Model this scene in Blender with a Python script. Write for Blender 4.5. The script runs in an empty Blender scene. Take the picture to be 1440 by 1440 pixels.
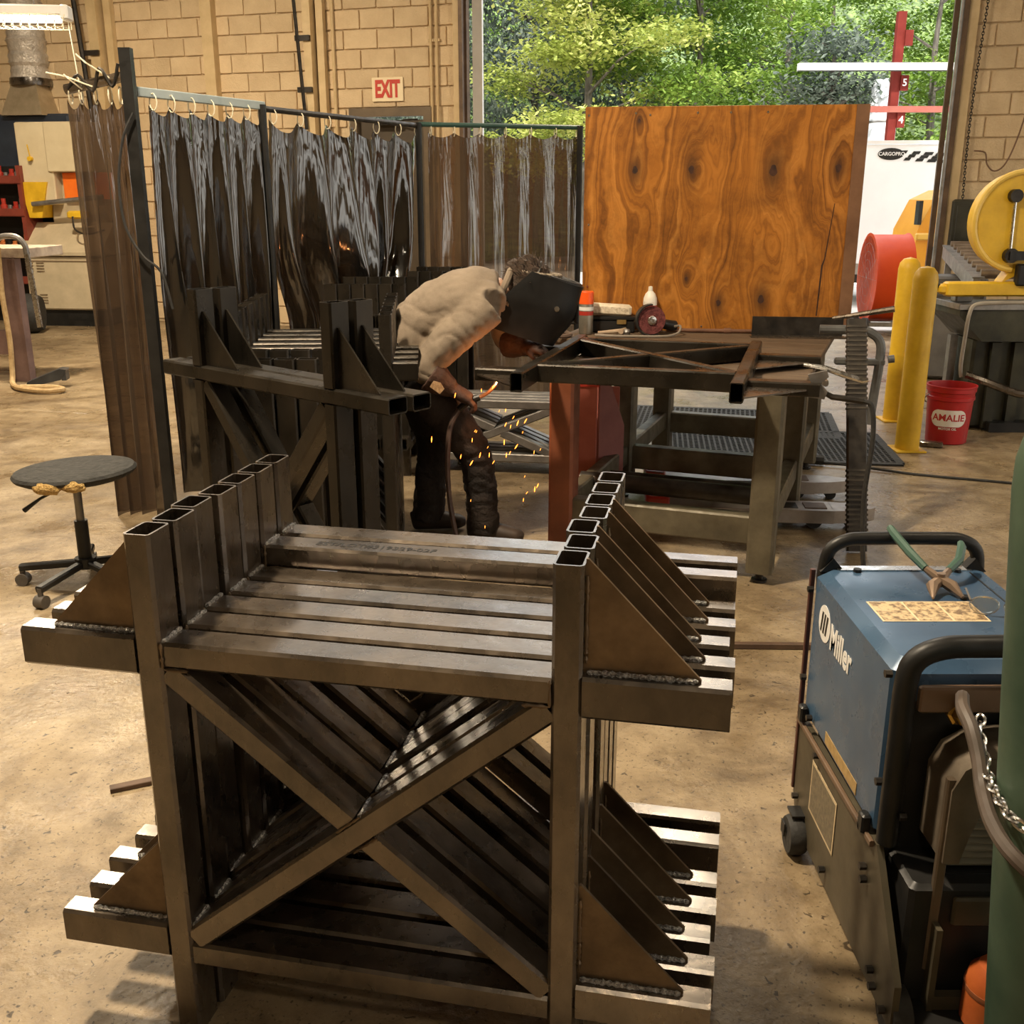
import bpy, math, random
from mathutils import Vector, Matrix, noise
random.seed(7)
PI = math.pi
S = bpy.context.scene
C = S.collection

# ---------------------------------------------------------------- camera, world, sun, exposure
cam = bpy.data.objects.new('camera', bpy.data.cameras.new('camera')); C.objects.link(cam)
cam.data.sensor_width = 36; cam.data.lens = 36 * 1462 / 1440
cam.location = (0, 0, 1.65); cam.rotation_euler = (PI / 2 - .2966, 0, 0)
cam.data.clip_end = 300
S.camera = cam
S.view_settings.view_transform = 'Standard'; S.view_settings.look = 'None'
S.view_settings.gamma = 1; S.view_settings.use_curve_mapping = False
S.view_settings.exposure = 0.08

W_ = bpy.data.worlds.new('overcast_sky'); S.world = W_; W_.use_nodes = True
bg = W_.node_tree.nodes['Background']
bg.inputs['Color'].default_value = (.93, .96, 1.0, 1); bg.inputs['Strength'].default_value = 2.9

sl = bpy.data.lights.new('sun', 'SUN'); sl.energy = 5.2; sl.angle = .03; sl.color = (1, .95, .85)
so = bpy.data.objects.new('sun', sl); C.objects.link(so)
so.rotation_euler = (math.radians(42), 0, math.radians(-14))     # high behind the building, on the trees

def area(name, loc, sx, sy, power, color, rot=(0, 0, 0)):
    l = bpy.data.lights.new(name, 'AREA'); l.shape = 'RECTANGLE'; l.size = sx; l.size_y = sy
    l.energy = power; l.color = color
    o = bpy.data.objects.new(name, l); C.objects.link(o); o.location = loc; o.rotation_euler = rot
    return o
LAMPS = [(-1.6, 3.0, 5.4, 470), (-4.6, 9.6, 5.4, 420), (1.6, 8.8, 5.4, 90), (3.4, 2.6, 5.4, 50), (-.6, -2.2, 5.4, 45), (-7.0, 3.5, 5.4, 150)]
for i, (x, y, z, p) in enumerate(LAMPS):
    area('high_bay_light', (x, y, z - .09), .34, .34, p, (1.0, .83, .60))

# ---------------------------------------------------------------- mesh helpers
def vec(p): return Vector(p)
class MB:
    def __init__(s): s.v = []; s.f = []
    def add(s, vs, fs):
        n = len(s.v); s.v += [tuple(v) for v in vs]; s.f += [tuple(i + n for i in f) for f in fs]; return s
    def box(s, c, d, rz=0, R=None):
        hx, hy, hz = d[0] / 2, d[1] / 2, d[2] / 2
        R = R or Matrix.Rotation(rz, 3, 'Z')
        vs = [vec(c) + R @ Vector((x * hx, y * hy, z * hz)) for x in (-1, 1) for y in (-1, 1) for z in (-1, 1)]
        return s.add(vs, [(0, 1, 3, 2), (4, 6, 7, 5), (0, 4, 5, 1), (2, 3, 7, 6), (0, 2, 6, 4), (1, 5, 7, 3)])
    def cbox(s, c, d, ch=.004, rz=0):
        """box with chamfered edges along all sides"""
        hx, hy, hz = d[0] / 2, d[1] / 2, d[2] / 2; ch = min(ch, hx * .45, hy * .45, hz * .45)
        R = Matrix.Rotation(rz, 3, 'Z')
        rings = []
        for z, i in ((-hz, ch), (-hz + ch, 0), (hz - ch, 0), (hz, ch)):
            X, Y = hx - i, hy - i; k = ch
            rings.append([(-X + k, -Y), (X - k, -Y), (X, -Y + k), (X, Y - k), (X - k, Y), (-X + k, Y), (-X, Y - k), (-X, -Y + k)])
        vs = []; fs = []
        for (z, i), r in zip(((-hz, 0), (-hz + ch, 0), (hz - ch, 0), (hz, 0)), rings):
            vs += [vec(c) + R @ Vector((x, y, z)) for x, y in r]
        for j in range(3):
            for i in range(8):
                a = j * 8 + i; b = j * 8 + (i + 1) % 8
                fs.append((a, b, b + 8, a + 8))
        fs.append(tuple(range(7, -1, -1))); fs.append(tuple(range(24, 32)))
        return s.add(vs, fs)
    def rtube(s, p0, p1, w, h, up=(0, 0, 1), t=0, ch=.006):
        """rectangular tube p0->p1; h along up, w across; t>0 makes it hollow"""
        p0, p1 = vec(p0), vec(p1); a = (p1 - p0).normalized(); u = vec(up); u = (u - a * u.dot(a)).normalized(); q = a.cross(u)
        def ring(W, H, k): return [(-W + k, -H), (W - k, -H), (W, -H + k), (W, H - k), (W - k, H), (-W + k, H), (-W, H - k), (-W, -H + k)]
        o = ring(w / 2, h / 2, ch); vs = []
        for p in (p0, p1): vs += [p + q * x + u * y for x, y in o]
        fs = [(i, (i + 1) % 8, (i + 1) % 8 + 8, i + 8) for i in range(8)]
        if t > 0:
            n = ring(w / 2 - t, h / 2 - t, max(.001, ch - t * .6))
            for p in (p0, p1): vs += [p + q * x + u * y for x, y in n]
            for i in range(8):
                j = (i + 1) % 8
                fs += [(i + 16, i + 24, j + 24, j + 16), (i, i + 16, j + 16, j), (i + 8, j + 8, j + 24, i + 24)]
        else: fs += [tuple(range(7, -1, -1)), tuple(range(8, 16))]
        return s.add(vs, fs)
    def cyl(s, p0, p1, r0, r1=None, n=14, cap=True):
        r1 = r0 if r1 is None else r1; p0, p1 = vec(p0), vec(p1); a = (p1 - p0).normalized()
        u = a.orthogonal().normalized(); q = a.cross(u)
        vs = [p + (u * math.cos(2 * PI * i / n) + q * math.sin(2 * PI * i / n)) * r for p, r in ((p0, r0), (p1, r1)) for i in range(n)]
        fs = [(i, (i + 1) % n, (i + 1) % n + n, i + n) for i in range(n)]
        if cap: fs += [tuple(range(n - 1, -1, -1)), tuple(range(n, 2 * n))]
        return s.add(vs, fs)
    def sweep(s, pts, r, n=8, closed=False):
        pts = [vec(p) for p in pts]; m = len(pts); vs = []; fs = []; pu = None
        rs = r if isinstance(r, (list, tuple)) else [r] * m
        for k in range(m):
            a = (pts[(k + 1) % m] - pts[k - 1]) if closed else (pts[min(k + 1, m - 1)] - pts[max(k - 1, 0)])
            a.normalize()
            u = a.orthogonal() if pu is None else pu - a * pu.dot(a)
            u.normalize(); pu = u; q = a.cross(u)
            vs += [pts[k] + (u * math.cos(2 * PI * i / n) + q * math.sin(2 * PI * i / n)) * rs[k] for i in range(n)]
        for k in range(m if closed else m - 1):
            for i in range(n):
                a = k * n + i; b = k * n + (i + 1) % n; k2 = ((k + 1) % m) * n
                fs.append((a, b, k2 + (i + 1) % n, k2 + i))
        if not closed: fs += [tuple(range(n - 1, -1, -1)), tuple(range((m - 1) * n, m * n))]
        return s.add(vs, fs)
    def lathe(s, prof, c=(0, 0, 0), n=24, R=None):
        """profile [(r,z)...] about z through c"""
        R = R or Matrix.Identity(3); vs = []; fs = []
        for r, z in prof: vs += [vec(c) + R @ Vector((r * math.cos(2 * PI * i / n), r * math.sin(2 * PI * i / n), z)) for i in range(n)]
        for k in range(len(prof) - 1):
            for i in range(n):
                j = (i + 1) % n; fs.append((k * n + i, k * n + j, (k + 1) * n + j, (k + 1) * n + i))
        if prof[0][0] > 1e-5: fs.append(tuple(range(n - 1, -1, -1)))
        if prof[-1][0] > 1e-5: fs.append(tuple(range((len(prof) - 1) * n, len(prof) * n)))
        return s.add(vs, fs)
    def prism(s, poly, o, ex, ey, th):
        """2D polygon in plane (o,ex,ey), extruded th along ex x ey"""
        ex, ey = vec(ex), vec(ey); nz = ex.cross(ey).normalized(); m = len(poly)
        vs = [vec(o) + ex * x + ey * y + nz * k for k in (0, th) for x, y in poly]
        fs = [(i, (i + 1) % m, (i + 1) % m + m, i + m) for i in range(m)] + [tuple(range(m - 1, -1, -1)), tuple(range(m, 2 * m))]
        return s.add(vs, fs)
    def mesh(s, name, smooth=True, ang=35):
        me = bpy.data.meshes.new(name); me.from_pydata(s.v, [], s.f); me.update()
        if smooth:
            me.polygons.foreach_set('use_smooth', [True] * len(me.polygons)); me.set_sharp_from_angle(angle=math.radians(ang))
        return me
def fixn(me):
    import bmesh
    b = bmesh.new(); b.from_mesh(me); bmesh.ops.recalc_face_normals(b, faces=b.faces); b.to_mesh(me); b.free()
def obj(name, mb, mat, parent=None, loc=None, rot=None, smooth=True, ang=35):
    if isinstance(mb, MB): me = mb.mesh(name, smooth, ang); fixn(me)
    else: me = mb
    o = bpy.data.objects.new(name, me); C.objects.link(o)
    if mat and not me.materials: me.materials.append(mat)
    if parent: o.parent = parent
    if loc: o.location = loc
    if rot is not None: o.rotation_euler = rot if not isinstance(rot, (int, float)) else (0, 0, rot)
    return o
def tag(o, label, cat, group=None):
    o['label'] = label; o['category'] = cat
    if group: o['group'] = group
    return o
def thing(name, label, cat, loc=(0, 0, 0), rot=0, group=None):
    o = bpy.data.objects.new(name, None); C.objects.link(o); o.location = loc; o.empty_display_size = .1
    o.rotation_euler = rot if not isinstance(rot, (int, float)) else (0, 0, rot)
    return tag(o, label, cat, group)
def struct(o): o['kind'] = 'structure'; return o
def dup(root, label, loc=None, rot=None, group=None):
    r = root.copy(); C.objects.link(r)
    if loc is not None: r.location = loc
    if rot is not None: r.rotation_euler = rot if not isinstance(rot, (int, float)) else (0, 0, rot)
    r['label'] = label
    if group: r['group'] = group
    for ch in list(root.children):
        c = ch.copy(); C.objects.link(c); c.parent = r
        for g in list(ch.children):
            d = g.copy(); C.objects.link(d); d.parent = c
    return r
def rest(name, me, n_locs, parent, mat=None):
    """n copies of one shared mesh as parts"""
    out = []
    for l in n_locs:
        o = bpy.data.objects.new(name, me); C.objects.link(o); o.parent = parent
        o.location = l[:3]
        if len(l) > 3: o.rotation_euler = l[3]
        out.append(o)
    return out
def text_mesh(body, size, ext=.001, bold=0.0, align='CENTER', shear=0):
    cu = bpy.data.curves.new('lettering', 'FONT'); cu.body = body; cu.size = size; cu.extrude = ext; cu.offset = bold
    cu.align_x = align; cu.align_y = 'CENTER'; cu.shear = shear; cu.resolution_u = 3
    o = bpy.data.objects.new('lettering_source', cu); C.objects.link(o)
    dg = bpy.context.evaluated_depsgraph_get(); me = bpy.data.meshes.new_from_object(o.evaluated_get(dg))
    bpy.data.objects.remove(o); bpy.data.curves.remove(cu); me.materials.clear(); return me

# ---------------------------------------------------------------- materials
MT = {}
def M(key, c1, c2=None, scale=6., rough=.5, rough2=None, metal=0., bump=0., stretch=(1, 1, 1), lo=.3, hi=.7, detail=6, jit=0., c3=None, spec=.5, bscale=None, coat=0.):
    if key in MT: return MT[key]
    m = bpy.data.materials.new(key); m.use_nodes = True; nt = m.node_tree; N = nt.nodes; L = nt.links
    b = N['Principled BSDF']; b.inputs['Metallic'].default_value = metal; b.inputs['Roughness'].default_value = rough
    b.inputs['Specular IOR Level'].default_value = spec; b.inputs['Coat Weight'].default_value = coat; b.inputs['Coat IOR'].default_value = 1.85 if coat > .5 else 1.5; b.inputs['Coat Roughness'].default_value = .20
    c1 = (*c1, 1); c2 = (*(c2 or c1[:3]), 1)
    tc = N.new('ShaderNodeTexCoord'); oi = N.new('ShaderNodeObjectInfo')
    sc = N.new('ShaderNodeVectorMath'); sc.operation = 'MULTIPLY'; sc.inputs[1].default_value = stretch
    ad = N.new('ShaderNodeVectorMath'); ad.operation = 'ADD'
    mu = N.new('ShaderNodeMath'); mu.operation = 'MULTIPLY'; mu.inputs[1].default_value = 53.7
    L.new(oi.outputs['Random'], mu.inputs[0]); L.new(tc.outputs['Object'], sc.inputs[0]); L.new(sc.outputs[0], ad.inputs[0]); L.new(mu.outputs[0], ad.inputs[1])
    nz = N.new('ShaderNodeTexNoise'); nz.inputs['Scale'].default_value = scale; nz.inputs['Detail'].default_value = detail; nz.inputs['Roughness'].default_value = .62
    L.new(ad.outputs[0], nz.inputs['Vector'])
    cr = N.new('ShaderNodeValToRGB'); e = cr.color_ramp.elements; e[0].position = lo; e[1].position = hi; e[0].color = c1; e[1].color = c2
    if c3: q = e.new(min(.98, hi + .12)); q.color = (*c3, 1)
    L.new(nz.outputs['Fac'], cr.inputs['Fac'])
    col = cr.outputs['Color']
    if jit:
        hs = N.new('ShaderNodeHueSaturation'); mr = N.new('ShaderNodeMapRange'); mr.inputs['To Min'].default_value = 1 - jit; mr.inputs['To Max'].default_value = 1 + jit
        L.new(oi.outputs['Random'], mr.inputs['Value']); L.new(mr.outputs[0], hs.inputs['Value']); L.new(col, hs.inputs['Color']); col = hs.outputs['Color']
    L.new(col, b.inputs['Base Color'])
    n2 = N.new('ShaderNodeTexNoise'); n2.inputs['Scale'].default_value = bscale or scale * 3.1; n2.inputs['Detail'].default_value = 5
    L.new(ad.outputs[0], n2.inputs['Vector'])
    if rough2 is not None:
        mr = N.new('ShaderNodeMapRange'); mr.inputs['From Min'].default_value = .3; mr.inputs['From Max'].default_value = .7
        mr.inputs['To Min'].default_value = rough; mr.inputs['To Max'].default_value = rough2
        L.new(n2.outputs['Fac'], mr.inputs['Value']); L.new(mr.outputs[0], b.inputs['Roughness'])
    if bump:
        bp = N.new('ShaderNodeBump'); bp.inputs['Strength'].default_value = bump; bp.inputs['Distance'].default_value = .02
        L.new(n2.outputs['Fac'], bp.inputs['Height']); L.new(bp.outputs[0], b.inputs['Normal'])
    MT[key] = m; return m
def emit(key, col, st):
    m = bpy.data.materials.new(key); m.use_nodes = True; b = m.node_tree.nodes['Principled BSDF']
    b.inputs['Base Color'].default_value = (*col, 1); b.inputs['Emission Color'].default_value = (*col, 1); b.inputs['Emission Strength'].default_value = st
    MT[key] = m; return m

steel = M('mill_scale_steel', (.034, .025, .017), (.20, .155, .112), 5.0, .20, .40, .70, .10, (1, 1, .6), .30, .72, jit=.25, c3=(.27, .18, .105), bscale=26, coat=.75, detail=9)
steel_lt = M('worn_steel_plate', (.10, .068, .040), (.26, .18, .105), 7, .32, .5, .55, .1, lo=.35, hi=.75, jit=.15)
steel_dk = M('dark_steel', (.012, .011, .010), (.06, .05, .04), 8, .35, .55, .5, .1, jit=.2)
weld = M('weld_bead_silver', (.16, .15, .14), (.75, .72, .68), 160, .25, .45, .8, .9, lo=.35, hi=.6, bscale=220)
steel_bk = M('near_black_steel', (.014, .012, .009), (.070, .057, .042), 4, .22, .4, .55, .05, (1, 1, .6), .3, .8, jit=.2, c3=(.12, .08, .05))  # near-black steel tone for the rear frames and the workpiece
black = M('black_paint', (.008, .008, .0075), (.020, .019, .018), 9, .35, .5, 0, .05, spec=.35)
rubber = M('black_rubber', (.012, .012, .012), (.035, .033, .03), 20, .65, .8, 0, .15)
chrome = M('bright_metal', (.45, .44, .42), (.7, .68, .65), 12, .18, .35, 1, .02)
grey_m = M('grey_metal', (.18, .17, .16), (.34, .32, .30), 8, .35, .55, .7, .05)
yellow = M('yellow_paint', (.62, .36, .012), (.85, .54, .03), 5, .35, .55, 0, .05, c3=(.45, .25, .02))
orange = M('orange_paint', (.80, .13, .01), (.95, .22, .02), 4, .35, .5, 0, .03)
red = M('red_paint', (.33, .02, .012), (.48, .045, .025), 5, .35, .55, 0, .05)
white = M('white_paint', (.72, .70, .66), (.82, .80, .77), 5, .4, .5)
beige = M('beige_enamel', (.60, .50, .32), (.72, .62, .42), 3, .45, .6, 0, .03)
tan_p = M('tan_painted_steel', (.52, .38, .20), (.66, .50, .28), 5, .5, .65, 0, .04)
import numpy as np
rng = np.random.default_rng(5)
# ================================================================ the building
WA = -.2915                                    # room yaw
WL = Vector((-.70, 13.1, 0)); WD = Vector((math.cos(WA), math.sin(WA), 0)); WN = Vector((-math.sin(WA), math.cos(WA), 0))
def wp(s, off, z): return WL + WD * s + WN * off + Vector((0, 0, z))

def floor_mat():
    m = bpy.data.materials.new('stained_concrete'); m.use_nodes = True; nt = m.node_tree; N = nt.nodes; L = nt.links; b = N['Principled BSDF']
    geo = N.new('ShaderNodeNewGeometry')
    def nz(sc, det=6, ro=.6, dist=0):
        n = N.new('ShaderNodeTexNoise'); n.inputs['Scale'].default_value = sc; n.inputs['Detail'].default_value = det; n.inputs['Roughness'].default_value = ro; n.inputs['Distortion'].default_value = dist
        L.new(geo.outputs['Position'], n.inputs['Vector']); return n.outputs['Fac']
    def ramp(f, els):
        r = N.new('ShaderNodeValToRGB'); e = r.color_ramp.elements
        e[0].position, e[0].color = els[0][0], (*els[0][1], 1); e[1].position, e[1].color = els[-1][0], (*els[-1][1], 1)
        for p, c in els[1:-1]: q = e.new(p); q.color = (*c, 1)
        L.new(f, r.inputs['Fac']); return r.outputs['Color']
    def mix(a, b_, f, mode='MULTIPLY'):
        x = N.new('ShaderNodeMix'); x.data_type = 'RGBA'; x.blend_type = mode
        if isinstance(f, float): x.inputs[0].default_value = f
        else: L.new(f, x.inputs[0])
        L.new(a, x.inputs[6]); L.new(b_, x.inputs[7]); return x.outputs[2]
    base = ramp(nz(.9, 8, .65, .4), [(.30, (.155, .108, .060)), (.47, (.29, .215, .125)), (.70, (.43, .34, .22))])
    mid = ramp(nz(7, 7, .7), [(.32, (.42, .38, .33)), (.58, (1, 1, 1))])
    fleck = ramp(nz(75, 3, .6), [(.32, (.16, .13, .10)), (.40, (1, 1, 1))])
    spot = ramp(nz(38, 2, .5, .9), [(.285, (.10, .08, .06)), (.325, (1, 1, 1))])
    pale = ramp(nz(55, 3, .7), [(.66, (0, 0, 0)), (.74, (.16, .15, .12))])
    smear = ramp(nz(2.1, 9, .72, 1.2), [(.36, (.42, .36, .30)), (.50, (1, 1, 1))])
    c = mix(mix(mix(mix(base, mid, .75), smear, .6), fleck, .8), spot, .85); c = mix(c, pale, 1., 'ADD')
    L.new(c, b.inputs['Base Color'])
    mr = N.new('ShaderNodeMapRange'); mr.inputs['From Min'].default_value = .35; mr.inputs['From Max'].default_value = .65; mr.inputs['To Min'].default_value = .22; mr.inputs['To Max'].default_value = .50
    L.new(nz(3, 6), mr.inputs['Value']); L.new(mr.outputs[0], b.inputs['Roughness'])
    bp = N.new('ShaderNodeBump'); bp.inputs['Strength'].default_value = .25; bp.inputs['Distance'].default_value = .02; L.new(nz(40, 6), bp.inputs['Height']); L.new(bp.outputs[0], b.inputs['Normal'])
    return m
conc = floor_mat()
fl = struct(obj('floor', MB().box((0, 0, -.11), (22, 24, .16)), M('joint_filler', (.12, .09, .06), (.2, .15, .1), 8, .8), loc=wp(0, -9.15, 0) - Vector((0, 0, 0)), rot=WA))
fl['label'] = 'stained tan concrete workshop floor'
sm = MB().cbox((0, 0, -.03), (7.29, 7.29, .06), .006).mesh('slab'); sm.materials.append(conc)
J = Vector((-3.35, 8.05)); Ji = Matrix.Rotation(-WA, 2) @ (J - WL.xy)
for i in range(-2, 2):
    for k in range(-3, 1):
        cx = Ji.x + (i + .5) * 7.3; cy = Ji.y + (k + .5) * 7.3 + 9.15
        o = bpy.data.objects.new('slab', sm); C.objects.link(o); o.parent = fl; o.location = (cx, cy, 0)

# back wall: backing with the big door opening and the exit door, concrete blocks in front of it
DL, DR = .13, 5.56
mortar = M('mortar_paint', (.52, .39, .23), (.72, .58, .38), 12, .8)
bw = MB()
for s0, s1, z0, z1 in ((-9.5, -1.22, -.05, 5.45), (-1.22, -.34, 2.56, 5.45), (-.34, DL, -.05, 5.45), (DR, 10.5, -.05, 5.45), (DL, DR, 5.2, 5.45), (-9.5, 10.5, 6.95, 7.3), (-9.5, -5.9, 5.45, 6.95), (6.6, 10.5, 5.45, 6.95)):
    bw.box(((s0 + s1) / 2, .12, (z0 + z1) / 2), (s1 - s0, .20, z1 - z0))
wb = struct(obj('wall_back', bw, mortar, loc=WL, rot=WA)); wb['label'] = 'tan painted concrete block wall with the big door opening'
blockm = M('tan_block_paint', (.56, .41, .24), (.72, .56, .35), 4, .6, .8, 0, .5, lo=.25, hi=.8, jit=.07, bscale=60)
BH, BW = .218, .436
def block_mesh(w): 
    me = MB().cbox((0, 0, 0), (w - .013, .03, BH - .013), .006).mesh('block'); me.materials.append(blockm); return me
bms = {}
restb = MB()
def lay(s0, s1, k0, k1, vis0, vis1):
    for k in range(k0, k1):
        zc = 2.644 + (k + .5) * BH; off = -1.151 if k % 2 == 0 else -1.369
        n0 = math.floor((s0 - off) / BW)
        x = off + n0 * BW
        while x < s1:
            a, b = max(x, s0), min(x + BW, s1); x += BW
            if b - a < .05: continue
            if k < 0 and a < -.30 and b > -1.28 and zc < 2.6: continue
            w = round(b - a, 3)
            if vis0 <= zc <= vis1:
                if w not in bms: bms[w] = block_mesh(w)
                o = bpy.data.objects.new('block', bms[w]); C.objects.link(o); o.parent = wb; o.location = ((a + b) / 2, .012, zc)
            else: restb.cbox(((a + b) / 2, .012, zc), (w - .013, .03, BH - .013), .006)
lay(-7.2, DL, -12, 9, 2.2, 4.1)
lay(DR, 7.2, -12, 9, .5, 3.6)
ro = obj('block_courses', restb, blockm, wb); ro['kind'] = 'stuff'

# other walls and roof (out of view, they close the room)
plain = M('plain_tan_wall', (.30, .23, .14), (.38, .30, .19), 2, .8)
for nm, s, off, w, d in (('wall_left', -9.6, -9, .2, 19), ('wall_rear', .5, -18.6, 20.4, .2)):
    struct(obj(nm, MB().box((0, 0, 3.6), (w, d, 7.3)), plain, loc=wp(s, off, 0), rot=WA))
struct(obj('ceiling', MB().box((0, 0, 0), (20.6, 19.4, .15)), M('roof_deck', (.22, .19, .15), (.28, .25, .2), 2, .8), loc=wp(.5, -9.2, 7.3), rot=WA))
for i, (x, y, z, p) in enumerate(LAMPS):
    t = thing('high_bay_lamp', 'square high-bay lamp under the roof deck, ' + ('above the near stack', 'above the beige machine', 'above the plywood', 'above the blue machine', 'behind the camera', 'far left above the open floor')[i], 'lamp', (x, y, z), 0, 'high bay lamps under the roof')
    obj('housing', MB().box((0, 0, .03), (.5, .5, .16)).box((0, 0, .93), (.02, .02, 1.7)), grey_m, t)
    obj('lens', MB().box((0, 0, -.065), (.40, .40, .012)), emit('lamp_lens', (1, .85, .6), 6) if 'lamp_lens' not in MT else MT['lamp_lens'], t)

# unseen translucent clerestory band above the door, added for highlights on the steel
pane_m = bpy.data.materials.new('frosted_pane'); pane_m.use_nodes = True; N_ = pane_m.node_tree.nodes; L_ = pane_m.node_tree.links
t0 = N_.new('ShaderNodeBsdfTransparent'); t0.inputs['Color'].default_value = (1, .965, .90, 1); x0_ = N_.new('ShaderNodeMixShader'); x0_.inputs[0].default_value = .12
L_.new(t0.outputs[0], x0_.inputs[1]); L_.new(N_['Principled BSDF'].outputs[0], x0_.inputs[2]); L_.new(x0_.outputs[0], N_['Material Output'].inputs['Surface'])
w1 = struct(obj('added_window_1', MB().box((.35, .12, 5.49), (12.5, .2, .08)).box((.35, .12, 6.91), (12.5, .2, .08)), tan_p, loc=WL, rot=WA)); w1['label'] = 'unseen high translucent window band above the big door'
rwb = MB().box((0, -9, .1), (.2, 19, .4)).box((0, -9, 5.8), (.2, 19, 3.0))
edges = [-18.5, -14.2, -11.8, -10.2, -7.8, -6.2, -3.8, -2.6, -.9, .5]
for k in range(0, 10, 2): rwb.box((0, (edges[k] + edges[k + 1]) / 2, 2.3), (.2, edges[k + 1] - edges[k], 4.0))
struct(obj('wall_right', rwb, plain, loc=wp(10.6, 0, 0), rot=WA))
for k in range(4):  # unseen right-wall openings, added to put bright streaks on the curtains
    y0, y1 = edges[2 * k + 1], edges[2 * k + 2]; fr = MB().box((0, y0 + .03, 2.3), (.12, .06, 4.0)).box((0, y1 - .03, 2.3), (.12, .06, 4.0)).box((0, (y0 + y1) / 2, 0.33), (.12, y1 - y0, .06)).box((0, (y0 + y1) / 2, 4.27), (.12, y1 - y0, .06)).box((0, (y0 + y1) / 2, 2.3), (.08, .05, 4.0))
    wn = struct(obj('added_window_%d' % (k + 2), fr, tan_p, loc=wp(10.6, 0, 0), rot=WA)); obj('pane', MB().box((0, (y0 + y1) / 2, 2.3), (.012, y1 - y0, 3.96)), pane_m, wn)
mull = MB().box((0, .12, 6.2), (.06, .1, 1.4)).mesh('mullion'); mull.materials.append(tan_p); rest('mullion', mull, [(-5.9 + 1.25 * k, 0, 0) for k in range(11)], w1)
pnm = MB().box((0, .12, 6.2), (1.18, .012, 1.36)).mesh('pane'); pnm.materials.append(pane_m); rest('pane', pnm, [(-5.275 + 1.25 * k, 0, 0) for k in range(10)], w1)
# columns, rods, conduit, door frame
def wbox(mb, s, off, z, d): return mb.box((s, off, z), d)
def trim(n, mb, m, label):
    o = struct(obj('trim_%d' % n, mb, m, loc=WL, rot=WA)); o['label'] = label
    return o
trim(1, MB().box((-3.135, -.06, 2.6), (.15, .12, 5.2)), tan_p, 'tan wall column left of the exit sign')
t2 = trim(2, MB().box((-1.75, -.10, 2.6), (.10, .18, 5.2)).box((-1.63, -.05, 2.6), (.09, .08, 5.2)), tan_p, 'tan steel column with brackets beside the exit sign')
for z in (3.42, 2.85): obj('bracket', MB().box((-1.80, -.20, z), (.19, .05, .06)), steel_dk, t2)
obj('diagonal_rod', MB().sweep([(-1.90, -.22, 4.1), (-1.80, -.22, 2.4)], .022, 6), steel_dk, t2)
t3 = trim(3, MB().box((-4.72, -.10, 2.6), (.14, .18, 5.2)).box((-4.56, -.05, 2.6), (.10, .08, 5.2)), tan_p, 'tan steel column with dark rod behind the curtains')
for z in (3.36,): obj('bracket', MB().box((-4.78, -.20, z), (.26, .05, .06)), steel_dk, t3)
obj('diagonal_rod', MB().sweep([(-4.95, -.22, 4.2), (-4.83, -.22, 2.5)], .03, 6), steel_dk, t3)
for s, r in ((-1.49, .022), (-.246, .018), (-.172, .018)):
    tag(obj('conduit', MB().cyl((s, -.03, 1.0), (s, -.03, 5.2), r, n=8).box((s, -.02, 3.36 if s > -1 else 5.1), (.07, .03, .03)), tan_p, loc=WL, rot=WA),
        {-1.49: 'tan vertical pipe beside the bracketed column', -.246: 'left one of two thin conduits right of the exit sign', -.172: 'right one of two thin conduits right of the exit sign'}[s], 'pipe')
d1 = struct(obj('door_1', MB().box((-.78, .04, 1.25), (.86, .05, 2.5)), M('door_brown', (.05, .035, .02), (.08, .055, .03), 4, .5), loc=WL, rot=WA))
obj('door_frame', MB().box((-.78, -.01, 2.59), (1.06, .10, .10)).box((-1.26, -.01, 1.27), (.10, .10, 2.54)).box((-.30, -.01, 1.27), (.10, .10, 2.54)), M('frame_brown', (.10, .07, .04), (.16, .11, .06), 5, .5), d1)
obj('door_closer', MB().box((-.82, -.06, 2.47), (.32, .07, .05)).sweep([(-.7, -.06, 2.47), (-.55, -.16, 2.49), (-.42, -.06, 2.5)], .012, 6), steel_dk, d1)
ex = tag(obj('exit_sign', MB().cbox((0, 0, 0), (.40, .014, .27), .004), M('sign_cream', (.80, .66, .42), (.86, .72, .48), 6, .5), loc=wp(-.81, -.02, 2.845), rot=WA), 'cream exit sign with tall red letters above the dark door', 'sign')
lt = text_mesh('EXIT', .26, .002, .011); lo = obj('lettering', lt, M('sign_red', (.50, .03, .015), (.58, .05, .02), 5, .5), ex, (0, -.0095, -.004), (PI / 2, 0, 0)); lo.scale = (.60, 1.0, 1)

# overhead door opening
steelbr = M('brown_track_steel', (.07, .045, .03), (.16, .10, .06), 6, .4, .55, .4)
jl = trim(4, MB().box((DL - .05, -.02, 2.7), (.07, .12, 5.4)), tan_p, 'left jamb of the big door')
obj('door_track', MB().box((DL + .01, -.05, 2.7), (.045, .10, 5.4)).box((DL + .045, .03, 2.7), (.03, .10, 5.4)), steelbr, jl)
obj('outer_trim', MB().box((DL + .11, .24, 2.7), (.12, .05, 5.4)), white, jl)
jr = trim(5, MB().box((DR + .03, -.02, 2.7), (.09, .12, 5.4)), tan_p, 'right jamb of the big door')
obj('door_track', MB().box((DR - .045, -.06, 2.7), (.05, .12, 5.4)), steelbr, jr)
obj('door_track', MB().box((DR - .13, .02, 2.7), (.05, .12, 5.4)), steelbr, jr)
obj('track_rail', MB().cyl((DR - .085, -.10, 0), (DR - .085, -.10, 5.4), .022, n=8), grey_m, jr)
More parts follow.
